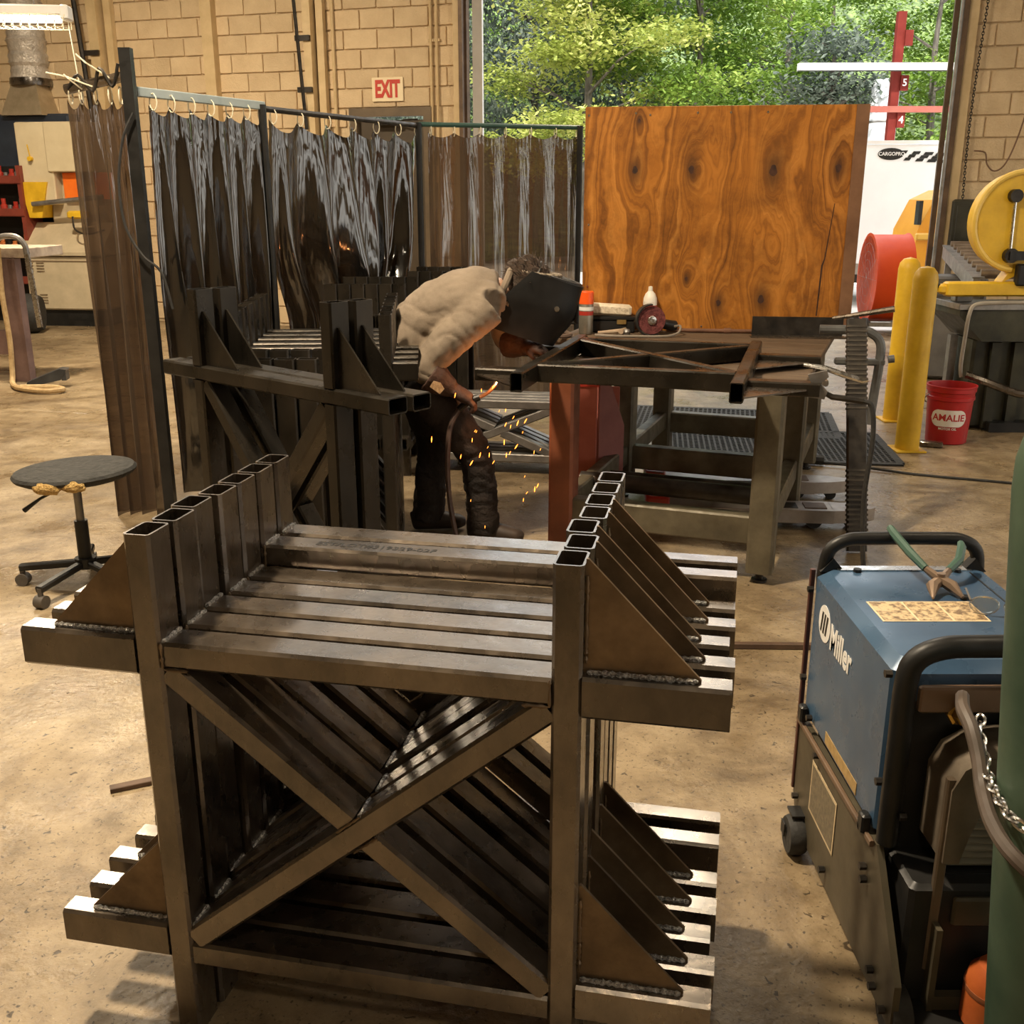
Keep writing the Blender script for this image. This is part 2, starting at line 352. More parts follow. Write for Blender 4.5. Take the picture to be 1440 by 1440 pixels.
# hand chain of the door
ch = thing('hand_chain', 'dark hand chain hanging beside the right door jamb', 'chain', wp(DR + .13, -.09, 0), WA)
lk = MB()
link = MB().sweep([(.011 * math.cos(a), 0, .02 * math.sin(a)) for a in [2 * PI * k / 8 for k in range(8)]], .0045, 5, True).mesh('chain_link'); link.materials.append(steel_dk)
zz = 3.6; k = 0
locs = []
while zz > 1.35 and k < 85:
    locs.append((.02 * math.sin(zz * 2), 0, zz, (0, 0, (k % 2) * PI / 2))); zz -= .029; k += 1
rest('chain_link', link, locs, ch)
cord = [(.62, 0, 4.1), (.60, 0, 3.4), (.54, 0, 2.7), (.47, 0, 2.25), (.38, 0, 1.96), (.28, 0, 1.88), (.20, 0, 1.95), (.17, 0, 2.06), (.06, 0, 2.08)]
def smooth_pts(p, n=5):
    p = [vec(q) for q in p]; out = []
    for i in range(len(p) - 1):
        a, b, c, d = p[max(i - 1, 0)], p[i], p[i + 1], p[min(i + 2, len(p) - 1)]
        for k in range(n):
            t = k / n
            out.append(.5 * ((2 * b) + (c - a) * t + (2 * a - 5 * b + 4 * c - d) * t * t + (3 * b - a - 3 * c + d) * t ** 3))
    out.append(p[-1]); return out
tag(obj('pull_cord', MB().sweep(smooth_pts(cord), .008, 6), M('cord_brown', (.16, .09, .05), (.22, .13, .08), 8, .8), loc=wp(DR + .12, -.09, 0), rot=WA), 'thin brown pull cord looped on the block wall', 'cord')

# ================================================================ outside
gm = M('pale_yard_gravel', (.50, .47, .43), (.68, .65, .60), 3, .9, .95, 0, .3)
g = struct(obj('ground_outside', MB().box((0, 0, -.12), (70, 26, .2)), gm, loc=wp(3, 13.3, 0), rot=WA)); g['label'] = 'pale gravel yard outside the door'
hm = M('wooded_slope', (.03, .05, .02), (.20, .28, .08), 3.2, .9, .95, 0, .5, lo=.40, hi=.6, c3=(.38, .46, .16), detail=10)
hv = []; hf = []
for j in range(14):
    for i in range(40):
        x = -30 + i * 2.0; y = 27 + j * 1.7; z = -.3 + max(0, (j - .5)) * .95 + .8 * noise.noise(Vector((x * .2, y * .2, 0)))
        hv.append((x, y, z))
for j in range(13):
    for i in range(39): a = j * 40 + i; hf.append((a, a + 1, a + 41, a + 40))
hill = struct(obj('hillside', MB().add(hv, hf), hm)); hill['label'] = 'wooded slope behind the trees'

def leaf_mat(key, c1, c2, c3, sc=.9):
    m = bpy.data.materials.new(key); m.use_nodes = True; nt = m.node_tree; N = nt.nodes; L = nt.links
    b = N['Principled BSDF']; geo = N.new('ShaderNodeNewGeometry'); n = N.new('ShaderNodeTexNoise'); n.inputs['Scale'].default_value = sc; n.inputs['Detail'].default_value = 8; n.inputs['Roughness'].default_value = .8
    L.new(geo.outputs['Position'], n.inputs['Vector']); r = N.new('ShaderNodeValToRGB'); e = r.color_ramp.elements
    e[0].position = .34; e[0].color = (*c1, 1); e[1].position = .66; e[1].color = (*c3, 1); q = e.new(.5); q.color = (*c2, 1)
    L.new(n.outputs['Fac'], r.inputs['Fac']); L.new(r.outputs[0], b.inputs['Base Color']); b.inputs['Roughness'].default_value = .6
    tr = N.new('ShaderNodeBsdfTranslucent'); L.new(r.outputs[0], tr.inputs['Color']); mx = N.new('ShaderNodeMixShader'); mx.inputs[0].default_value = .35
    L.new(b.outputs[0], mx.inputs[1]); L.new(tr.outputs[0], mx.inputs[2]); L.new(mx.outputs[0], N['Material Output'].inputs['Surface'])
    return m
maple = leaf_mat('maple_leaves', (.035, .075, .010), (.19, .31, .04), (.46, .54, .12))
maple2 = leaf_mat('yellow_green_leaves', (.09, .15, .02), (.37, .42, .08), (.66, .60, .24))  # leaf tones running from green to pale yellow
pine = leaf_mat('pine_needles', (.018, .032, .024), (.10, .13, .095), (.34, .38, .30), 2.2)
bark = M('tree_bark', (.06, .05, .04), (.20, .17, .14), 14, .9, .95, 0, .6, (1, 1, .25))
def leaves(cent, spread, n, size, flat, name):
    """n leaf quads scattered round cluster centres"""
    ci = rng.integers(0, len(cent), n); P = np.array(cent)[ci] + rng.normal(0, 1, (n, 3)) * np.array(spread)
    a = rng.uniform(0, 2 * np.pi, n); t = rng.normal(0, flat, (n, 2)); s = size * rng.uniform(.6, 1.3, n)
    u = np.stack([np.cos(a), np.sin(a), t[:, 0]], 1); w = np.stack([-np.sin(a), np.cos(a), t[:, 1]], 1)
    u *= s[:, None]; w *= (s * .75)[:, None]
    V = np.empty((n, 4, 3)); V[:, 0] = P - u; V[:, 1] = P - w * .8 + u * .1; V[:, 2] = P + u; V[:, 3] = P + w * .8 + u * .1
    me = bpy.data.meshes.new(name); me.vertices.add(4 * n); me.loops.add(4 * n); me.polygons.add(n)
    me.vertices.foreach_set('co', V.reshape(-1)); me.loops.foreach_set('vertex_index', np.arange(4 * n)); me.polygons.foreach_set('loop_start', np.arange(0, 4 * n, 4))
    me.update(); me.validate(); return me
def tree(loc, h, r, n, mat, label, z0=1.5, size=.058, trunk=.13, ncl=46, flat=.45):
    t = thing('tree', label, 'tree', loc, random.uniform(0, 6), 'trees outside the door')
    cent = []
    mb = MB(); mb.sweep([(0, 0, -.1), (.05, .03, h * .35), (-.06, .05, h * .65), (.03, -.02, h * .95)], [trunk, trunk * .75, trunk * .5, trunk * .15], 8)
    for i in range(ncl):
        a = random.uniform(0, 2 * PI); z = z0 + (h - z0) * random.random(); rr = r * math.sqrt(random.random()) * (1.0 - .55 * ((z - z0) / (h - z0)) ** 2)
        p = (rr * math.cos(a), rr * math.sin(a), z); cent.append(p)
        if i % 3 == 0: mb.sweep([(0, 0, max(.5, z - rr * .45)), (p[0] * .5, p[1] * .5, z - rr * .15), p], [trunk * .3, trunk * .2, .012], 5)
    obj('trunk', mb, bark, t)
    f = obj('foliage', leaves(cent, (.42, .42, .15), int(n * 1.9), size, flat, 'foliage'), mat, t); f['kind'] = 'stuff'
    return t
TR = [((-2.2, 27, 0), 7.6, 3.0, 9000, pine, 'tall grey-green conifer at the left edge of the door view'),
      ((.6, 29, 0), 7.6, 3.0, 10000, pine, 'grey-green conifer behind the yellow-green tree'),
      ((1.6, 24, 0), 7.4, 2.5, 12000, maple2, 'yellow-green maple in the left half of the door view'),
      ((4.2, 25.5, 0), 7.4, 3.0, 14000, maple, 'bright green maple behind the plywood sheet'),
      ((6.8, 27.5, 0), 7.6, 3.2, 12000, maple, 'green maple left of the red rack post'),
      ((9.6, 25.5, 0), 7.4, 2.9, 12000, maple, 'green maple right of the red rack post'),
      ((12.2, 27.5, 0), 7.4, 3.0, 9000, maple, 'green maple at the right door jamb'),
      ((3.0, 31, 0), 8.6, 3.6, 9000, pine, 'dark conifer deep in the woods behind the maples'),
      ((-4.5, 32, 0), 8.4, 3.4, 8000, pine, 'grey conifer far behind the left door jamb'),
      ((5.6, 34, 0), 9.0, 4.0, 9000, maple, 'broad green tree deepest in the woods'),
      ((14.5, 33, 0), 8.6, 3.8, 8000, maple, 'green tree far behind the right door jamb'),
      ((.8, 34.5, 0), 9.0, 4.0, 9000, maple, 'green tree far behind the grey-green conifer'),
      ((9.0, 32, 0), 8.6, 3.8, 9000, maple, 'tall green tree far behind the storage tank')]
for a in TR: tree(*a, **(dict(flat=1.0, size=.055, ncl=80) if a[4] is pine else {}))
tree((6.45, 22.6, 0), 4.6, .9, 2200, pine, 'broken grey tree trunk with pale boughs under the white beam', z0=3.3, trunk=.22, ncl=20)

tr = thing('cargo_trailer', 'white enclosed cargo trailer parked outside the door', 'trailer', (5.05, 16.3, 0), -.05)
tw = M('trailer_white', (.80, .82, .84), (.88, .89, .90), 2, .3, .4)
obj('body', MB().cbox((1.75, 1.15, 1.44), (3.5, 2.3, 1.92), .05), tw, tr)
obj('corner_trim', MB().box((.012, -.005, 1.44), (.05, .03, 1.9)), chrome, tr)
obj('roof_rail', MB().box((1.75, -.01, 2.385), (3.5, .03, .05)), white, tr)
obj('skirt', MB().box((1.75, -.008, .56), (3.48, .02, .16)), M('diamond_plate', (.35, .36, .37), (.5, .5, .5), 40, .3, .4, .8), tr)
obj('chassis', MB().box((1.75, 1.15, .40), (3.2, 2.0, .12)), steel_dk, tr)
for x in (.9, 2.6):
    obj('wheel', MB().lathe([(.12, -.1), (.33, -.09), (.36, 0), (.33, .09), (.12, .1)], (x, .6, .36), 20, Matrix.Rotation(PI / 2, 3, 'X')), rubber, tr)
dec = obj('decal', MB().prism([(.19 * math.cos(a), .085 * math.sin(a)) for a in [2 * PI * k / 24 for k in range(24)]], (.56, -.004, 2.22), (1, 0, 0), (0, 0, 1), .004), black, tr)
obj('lettering', text_mesh('CARGOPRO', .07, .001, .001), white, dec, (.57, -.011, 2.22), (PI / 2, 0, 0))
fb = MB()
for i in range(7):
    for k in range(3):
        if (i + k) % 2 == 0:
            x = .72 + i * .085 + k * .03; z = 2.27 - k * .05 - i * .006
            fb.prism([(0, 0), (.085 + .01 * i, .0), (.06 + .01 * i, -.042), (-.03, -.042)], (x, -.004, z), (1, 0, 0), (0, 0, 1), .004)
obj('checker_flag', fb, black, tr)

rk = thing('storage_rack', 'red outdoor steel rack post with numbered brackets', 'rack', (6.5, 19, 0), .0)
rr_ = M('rack_red', (.12, .014, .010), (.19, .026, .018), 4, .6, .7, spec=.15)
obj('post', MB().box((0, 0, 2.28), (.14, .12, 4.56)), rr_, rk)
for z, tx in ((4.15, None), (3.45, '5'), (2.86, '4')):
    q = obj('bracket', MB().box((.13, -.05, z), (.13, .10, .24)), rr_, rk)
    if tx: obj('numeral', text_mesh(tx, .16, .002, .003), white, q, (.13, -.103, z), (PI / 2, 0, 0))
obj('crossbeam', MB().box((1.2, -.12, 3.03), (3.4, .06, .10)), M('rack_beam', (.26, .06, .04), (.32, .09, .06), 3, .5), rk)
tag(obj('roof_beam', MB().box((0, 0, 0), (4.6, .14, .12)).box((0, -.05, -.05), (4.6, .25, .02)), white, loc=(7.1, 18.82, 3.69), rot=-.02), 'long white beam lying on the red outdoor rack', 'beam')
tk = thing('storage_tank', 'white upright storage tank behind the trailer', 'tank', (7.35, 22, 0), 0)
tkm = M('tank_white', (.62, .64, .66), (.78, .8, .82), 2, .4, .5)
obj('shell', MB().lathe([(.27, 0), (.27, 3.72), (.22, 3.80), (0, 3.83)], n=28), tkm, tk)
obj('band', MB().lathe([(.275, 3.0), (.28, 3.02), (.275, 3.04)], n=28), grey_m, tk)

fn = thing('drum_fan', 'orange drum fan on small wheels outside the doorway', 'fan', (4.62, 13.15, 0), -.10)
Rx = Matrix.Rotation(PI / 2, 3, 'Y')
om = M('fan_orange', (.46, .040, .004), (.55, .060, .006), 2.5, .45, .55, spec=.2)
obj('drum', MB().lathe([(.50, -.23), (.54, -.225), (.52, -.19), (.52, .19), (.54, .225), (.50, .23), (.49, .2), (.49, -.2), (.50, -.23)], (0, 0, .66), 40, Rx), om, fn)
gd = MB()
for r in (.12, .22, .32, .42): gd.sweep([(-.225, r * math.cos(a), .66 + r * math.sin(a)) for a in [2 * PI * k / 24 for k in range(24)]], .006, 5, True)
for k in range(12): a = PI * k / 6; gd.cyl((-.225, 0, .66), (-.225, .5 * math.cos(a), .66 + .5 * math.sin(a)), .006, n=5)
obj('guard', gd, grey_m, fn)
bl = MB()
for k in range(4):
    a = PI * k / 2; R = Matrix.Rotation(a, 3, 'X') @ Matrix.Rotation(.5, 3, 'Z'); bl.box(Vector((0, 0, .66)) + Matrix.Rotation(a, 3, 'X') @ Vector((0, 0, .24)), (.02, .2, .42), R=R)
obj('rear_shroud', MB().cyl((.16, 0, .66), (.17, 0, .66), .49, n=36), steel_dk, fn)
obj('blades', bl.cyl((-.1, 0, .66), (.1, 0, .66), .07), steel_dk, fn)
obj('base_frame', MB().box((0, -.28, .12), (.5, .05, .05)).box((0, .28, .12), (.5, .05, .05)).box((-.2, 0, .12), (.05, .6, .05)).box((.2, 0, .12), (.05, .6, .05)), grey_m, fn)
for x in (-.26, .26):
    for y in (-.28, .28): obj('wheel', MB().cyl((x - .03, y, .1), (x + .03, y, .1), .1, n=18), rubber, fn)
mx = thing('cement_mixer', 'yellow machine with rounded hood beyond the drum fan', 'machine', (5.55, 14.4, 0), .1)
my = M('machine_yellow', (.62, .26, .008), (.72, .33, .012), 2, .35, .45)
obj('hood', MB().prism([(-.32, .55), (.5, .50), (.5, 1.72), (.16, 1.70), (-.10, 1.58), (-.28, 1.2)], (0, -.3, 0), (1, 0, 0), (0, 0, 1), -.7), my, mx)
obj('hood_band', MB().cbox((.1, -.32, 1.12), (.82, .08, .09), .03), M('band_yellow', (.66, .40, .06), (.72, .46, .1), 2, .35), mx)
obj('side_vent', MB().box((-.29, -.3, 1.42), (.05, .1, .3)), black, mx)
obj('latch', MB().box((-.05, -.32, .9), (.025, .03, .3), R=Matrix.Rotation(-.25, 3, 'Y')), steel_dk, mx)
obj('chassis', MB().box((.1, .05, .45), (.8, .6, .12)).box((-.2, .05, .2), (.1, .5, .4)).box((.4, .05, .2), (.1, .5, .4)), steel_dk, mx)
# ================================================================ welded frames
TW, TD = .0523, .0762
def bead(p0, p1, r=.006, n=14, amp=.0012):
    p0, p1 = vec(p0), vec(p1); m = max(4, int((p1 - p0).length / .006))
    pts = [p0.lerp(p1, k / m) for k in range(m + 1)]; rs = [r * (.75 + .25 * (k % 2)) + random.uniform(-amp, amp) for k in range(m + 1)]
    rs[0] *= .6; rs[-1] *= .6
    return MB().sweep(pts, rs, 6)
def frame_parts(t, W=.823, T=1.0776, zs=.872, zb=.219, za=.880, zla=.256, aL=.232, aR=.245, g=.175, gup=True, through=False, welds=True, lower_arms=True, mat=None, braces=True, gus='out', gmat=None):
    st = mat or steel; w, d = TW, TD; hb = .0508
    up = (1, 0, 0)
    if through:   # posts interrupted by a continuous shelf beam
        for x in (w / 2, W - w / 2):
            obj('post', MB().rtube((x, d / 2, 0), (x, d / 2, zs - hb), d, w, up), st, t)
            obj('post', MB().rtube((x, d / 2, zs), (x, d / 2, T), d, w, up, .0042), st, t)
        obj('shelf_beam', MB().rtube((-aL, d / 2, zs - hb / 2), (W + aR, d / 2, zs - hb / 2), d, hb, (0, 0, 1), .0042), st, t)
    else:
        for x in (w / 2, W - w / 2): obj('post', MB().rtube((x, d / 2, 0), (x, d / 2, T), d, w, up, .0042), st, t)
        obj('shelf_beam', MB().rtube((w, d / 2, zs - hb / 2), (W - w, d / 2, zs - hb / 2), d - .003, hb), st, t)
    obj('bottom_beam', MB().rtube((w, d / 2, zb - hb / 2), (W - w, d / 2, zb - hb / 2), d - .003, hb), st, t)
    if braces:
        x0, x1, z0, z1 = w + .004, W - w - .004, zb + .008, zs - hb - .008; dd = d - .007
        c = Vector(((x0 + x1) / 2, d / 2, (z0 + z1) / 2)); A, B = Vector((x0, d / 2, z0)), Vector((x1, d / 2, z1)); D_, E_ = Vector((x0, d / 2, z1)), Vector((x1, d / 2, z0))
        obj('brace', MB().rtube(A, B, dd, hb, (0, 0, 1)), st, t)
        n1 = (D_ - c).normalized(); n2 = (E_ - c).normalized(); gap = .026
        obj('brace', MB().rtube(D_, c + n1 * gap, dd - .002, hb, (0, 0, 1)), st, t)
        obj('brace', MB().rtube(E_, c + n2 * gap, dd - .002, hb, (0, 0, 1)), st, t)
    if not through:
        for z in ((za, zla) if lower_arms else (za,)):
            obj('arm', MB().rtube((0, TW / 2, z - .038), (-aL, TW / 2, z - .038), TW, .0762, (0, 0, 1), .0042), st, t)
            obj('arm', MB().rtube((W, TW / 2, z - .038), (W + aR, TW / 2, z - .038), TW, .0762, (0, 0, 1), .0042), st, t)
    if g:
        th = .0065; y0 = TW / 2 + th / 2
        def gusset(x, z, sx, sz, gg):
            poly = [(0, 0), (gg, 0), (gg, .004), (.004, gg * 1.04), (0, gg * 1.04)]
            return obj('gusset', MB().prism([(x + sx * a, z + sz * b) for a, b in poly], (0, y0, 0), (1, 0, 0), (0, 0, 1), th), gmat or steel_lt, t)
        if gus == 'out':
            for z in ((za, zla) if lower_arms else (za,)):
                zz, sz = (z, 1) if gup else (z - .0762, -1)
                gusset(0, zz, -1, sz, g); gusset(W, zz, 1, sz, g + .02)
                if welds and gup:
                    obj('weld_bead', bead((-.005, y0 - th - .005, z + .004), (-g + .005, y0 - th - .005, z + .004), .0055), weld, t)
                    obj('weld_bead', bead((W + .005, y0 - th - .005, z + .004), (W + g + .015, y0 - th - .005, z + .004), .0055), weld, t)
                    obj('weld_bead', bead((W + .003, y0 - th - .004, z + .02), (W + .003, y0 - th - .004, z + g), .004), steel_lt, t)
        else:
            gusset(w, zs, 1, 1, g); gusset(W, zs, 1, 1, g)
    if welds:
        obj('weld_bead', bead((w + .003, .004, zs + .001), (w + .003, d - .004, zs + .001), .005), weld, t)
        if braces:
            cz = c.z + hb * .72
            obj('weld_bead', bead((c.x + .004, .004, cz), (c.x + .004, d - .006, cz), .0048), weld, t)
            obj('weld_bead', bead((w + .003, .006, zb + .042), (w + .003, d - .006, zb + .042), .004), weld, t)
        obj('weld_seam', bead((w + .002, -.001, zs), (w + .002, -.001, zs - hb), .003), steel_lt, t)
        obj('weld_seam', bead((W - w - .002, -.001, zs), (W - w - .002, -.001, zs - hb), .003), steel_lt, t)
        if braces:
            a1 = (B - A).normalized(); nn = Vector((-a1.z, 0, a1.x)) * hb * .5
            for sgn in (1, -1): obj('weld_seam', bead(c + nn * sgn - a1 * .03 + Vector((0, -d / 2 + .001, 0)), c + nn * sgn + a1 * .03 + Vector((0, -d / 2 + .001, 0)), .003), steel_lt, t)
            obj('weld_seam', bead((w + .004, .001, zs - hb - .001), (w + .05, .001, zs - hb - .001), .004), steel_lt, t)
            obj('weld_seam', bead((W - w - .05, .001, zs - hb - .001), (W - w - .004, .001, zs - hb - .001), .004), steel_lt, t)

# ---- near stack of seven
SA = -.2064; SO = Vector((-.6891, 1.741, 0)); sx_ = Vector((math.cos(SA), math.sin(SA), 0)); sy_ = Vector((-math.sin(SA), math.cos(SA), 0))
ordn = ['frontmost', 'second', 'third', 'fourth', 'fifth', 'sixth', 'rearmost']
jit = [0, .004, -.006, .004, .003, .004, .005]
GA = 'near stack of welded frames'
f0 = thing('welded_frame', 'frontmost raw steel cross-braced frame in the big near stack', 'steel frame', SO, SA, GA); frame_parts(f0)
for i in range(1, 5):
    dup(f0, ordn[i] + ' raw steel cross-braced frame from the front in the big near stack', SO + sy_ * (.0878 * i) + sx_ * jit[i], SA, GA)
f5 = thing('welded_frame', 'sixth frame of the near stack, shelf beam raised and lot number stencilled on it', 'steel frame', SO + sy_ * (.0878 * 5) + sx_ * jit[5], SA, GA)
frame_parts(f5, zs=.914, za=.914, zb=.262, zla=.292, gup=False)
dup(f5, 'rearmost frame of the near stack with raised shelf beam', SO + sy_ * (.0878 * 6) + sx_ * jit[6], SA, GA)
lo = obj('lettering', text_mesh('EST/LOT#319329-02F', .030, .0003, .0004, 'LEFT'), black, f5, (.16, .036, .9143)); lo.scale = (1.0, 1.0, 1)
tag(obj('steel_offcut', MB().rtube((0, 0, .0075), (.30, 0, .0075), .028, .015, (0, 0, 1), 0, .002), M('brown_bar', (.05, .028, .016), (.12, .07, .042), 9, .6), loc=(-1.16, 2.635, 0), rot=.42), 'short flat steel bar lying on floor left of near stack', 'steel bar')
tag(obj('steel_offcut', MB().rtube((0, 0, .012), (.42, 0, .012), .024, .022, (0, 0, 1), 0, .002), M('brown_bar', (.05, .028, .016), (.12, .07, .042), 9, .6), loc=(.80, 3.63, 0), rot=-.03), 'thin steel bar lying on floor behind the near stack', 'steel bar')

# ---- pair beside the welder
BA = -.70; BO = Vector((-1.10, 3.565, 0)); bx_ = Vector((math.cos(BA), math.sin(BA), 0)); by_ = Vector((-math.sin(BA), math.cos(BA), 0))
fb0 = thing('welded_frame', 'front one of two dark frames with tall gussets beside the welder', 'steel frame', BO, BA, 'pair of frames beside the welder')
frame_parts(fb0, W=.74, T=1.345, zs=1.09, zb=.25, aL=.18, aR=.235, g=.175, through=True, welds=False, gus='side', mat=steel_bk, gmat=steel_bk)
dup(fb0, 'rear one of two dark frames with tall gussets beside the welder', BO + by_ * .088 + bx_ * .01, BA)

# ---- stacks along the curtains
nn = ['first', 'second', 'third', 'fourth', 'fifth', 'sixth', 'seventh', 'eighth']
fc = thing('welded_frame', 'first frame from the front in the narrow dark stack behind the gusseted pair', 'steel frame', (-1.16, 4.15, 0), .06, 'narrow dark stack by the curtains')
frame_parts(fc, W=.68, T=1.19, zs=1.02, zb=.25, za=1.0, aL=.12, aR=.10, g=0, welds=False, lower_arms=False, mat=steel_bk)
for i in range(1, 7): dup(fc, nn[i] + ' frame from the front in the narrow dark stack behind the gusseted pair', (-1.16 - .012 * i, 4.15 + .15 * i, 0), .06)
ff = thing('welded_frame', 'dark frame standing edge-on behind the gusseted pair, leftmost of four', 'steel frame', (-.98, 3.86, 0), PI / 2 - .05, 'edge-on frames behind the pair')
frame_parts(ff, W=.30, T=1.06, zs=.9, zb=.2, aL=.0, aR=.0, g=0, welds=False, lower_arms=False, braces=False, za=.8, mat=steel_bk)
for i in range(1, 4): dup(ff, 'dark frame standing edge-on behind the gusseted pair, %s from left' % nn[i], (-.98 + .083 * i, 3.86 + .004 * i, 0), PI / 2 - .05)
fd = thing('welded_frame', 'dark frame edge-on before the middle curtain, leftmost of six', 'steel frame', (-1.02, 6.15, 0), PI / 2 - .05, 'edge-on frames by the middle curtain')
frame_parts(fd, W=.6, T=1.15, zs=1.0, zb=.2, aL=.1, aR=.1, g=0, welds=False, braces=False, za=.98, mat=steel_bk)
for i in range(1, 6): dup(fd, 'dark frame edge-on before the middle curtain, %s from left' % nn[i], (-1.02 + .08 * i, 6.15, 0), PI / 2 - .05)
fe = thing('welded_frame', 'dark frame edge-on behind the bent welder, leftmost of five', 'steel frame', (-.62, 7.05, 0), PI / 2 - .05, 'edge-on frames behind the welder')
frame_parts(fe, W=.5, T=1.16, zs=1.0, zb=.2, aL=.1, aR=.1, g=0, welds=False, braces=False, za=.98, mat=steel_bk)
for i in range(1, 5): dup(fe, 'dark frame edge-on behind the bent welder, %s from left' % nn[i], (-.62 + .08 * i, 7.05, 0), PI / 2 - .05)
fg = thing('welded_frame', 'bright frame seen between welder legs and red table leg, front one of four', 'steel frame', (-.46, 6.25, 0), -.15, 'frames glimpsed under the table')
frame_parts(fg, W=.75, T=.52, zs=.46, zb=.13, aL=.0, aR=.0, g=0, welds=False, lower_arms=False, za=.4, mat=grey_m)
for i in range(1, 4): dup(fg, 'bright frame seen between welder legs and red table leg, %s from front' % nn[i], (-.46 + .012 * i, 6.25 + .088 * i, 0), -.15)

# ================================================================ welding table
TA = -.358; TO = Vector((.24, 4.67, 0))
tb = thing('welding_table', 'heavy welding table with square steel legs and plank top', 'table', TO, TA)
Lg = .92; legm = M('olive_table_steel', (.065, .053, .033), (.16, .135, .088), 6, .4, .6, .2, .1); redleg = M('red_oxide_steel', (.14, .040, .018), (.24, .072, .030), 5, .4, .6, .1, .1)
for x in (0, Lg):
    for y in (0, 1.12, 2.12):
        q = obj('leg', MB().rtube((x, y, .05), (x, y, .845), .115, .115, (1, 0, 0), 0, .012), redleg if x == 0 and y == 0 else legm, tb)
        obj('foot_bolt', MB().cyl((x, y, 0), (x, y, .06), .018, n=8).cyl((x, y, 0), (x, y, .012), .035, n=12), steel_dk, q)
for y in (0, 1.12, 2.12): obj('rail', MB().rtube((.058, y, .24), (Lg - .058, y, .24), .08, .13, (0, 0, 1), 0, .008), legm, tb)
for x in (0, Lg):
    for y0, y1 in ((.058, 1.062), (1.178, 2.062)): obj('side_rail', MB().rtube((x, y0, .25), (x, y1, .25), .07, .11, (0, 0, 1), 0, .008), legm, tb)
obj('shelf_pipe', MB().cyl((-.04, .42, .27), (Lg + .02, .42, .27), .045, n=16), steel_dk, tb)
obj('shelf_pipe', MB().cyl((.06, .62, .25), (Lg - .06, .62, .25), .03, n=12), steel_dk, tb)
plank = M('table_plank', (.060, .038, .022), (.17, .11, .062), 4, .6, .8, 0, .3, (1.2, 14, 1))
for k in range(10):
    y = -.05 + k * .234; x0 = -.10 if k < 5 else -.42; x1 = Lg + .12
    obj('plank', MB().cbox(((x0 + x1) / 2, y + .117, .8625), (x1 - x0, .231, .035), .004), plank, tb)

# frame being welded, lying flat
WO = Vector((.336, 5.388, .881)); wpc = thing('welded_frame', 'cross-braced frame lying flat on the table under the welder', 'steel frame', WO, (PI / 2, 0, -.28))
TW, TD = .054, .080
frame_parts(wpc, W=.93, T=1.25, zs=1.01, zb=.13, za=1.03, zla=.30, aL=.22, aR=.28, g=.21, welds=False, mat=steel_bk, gmat=steel)
TW, TD = .0523, .0762

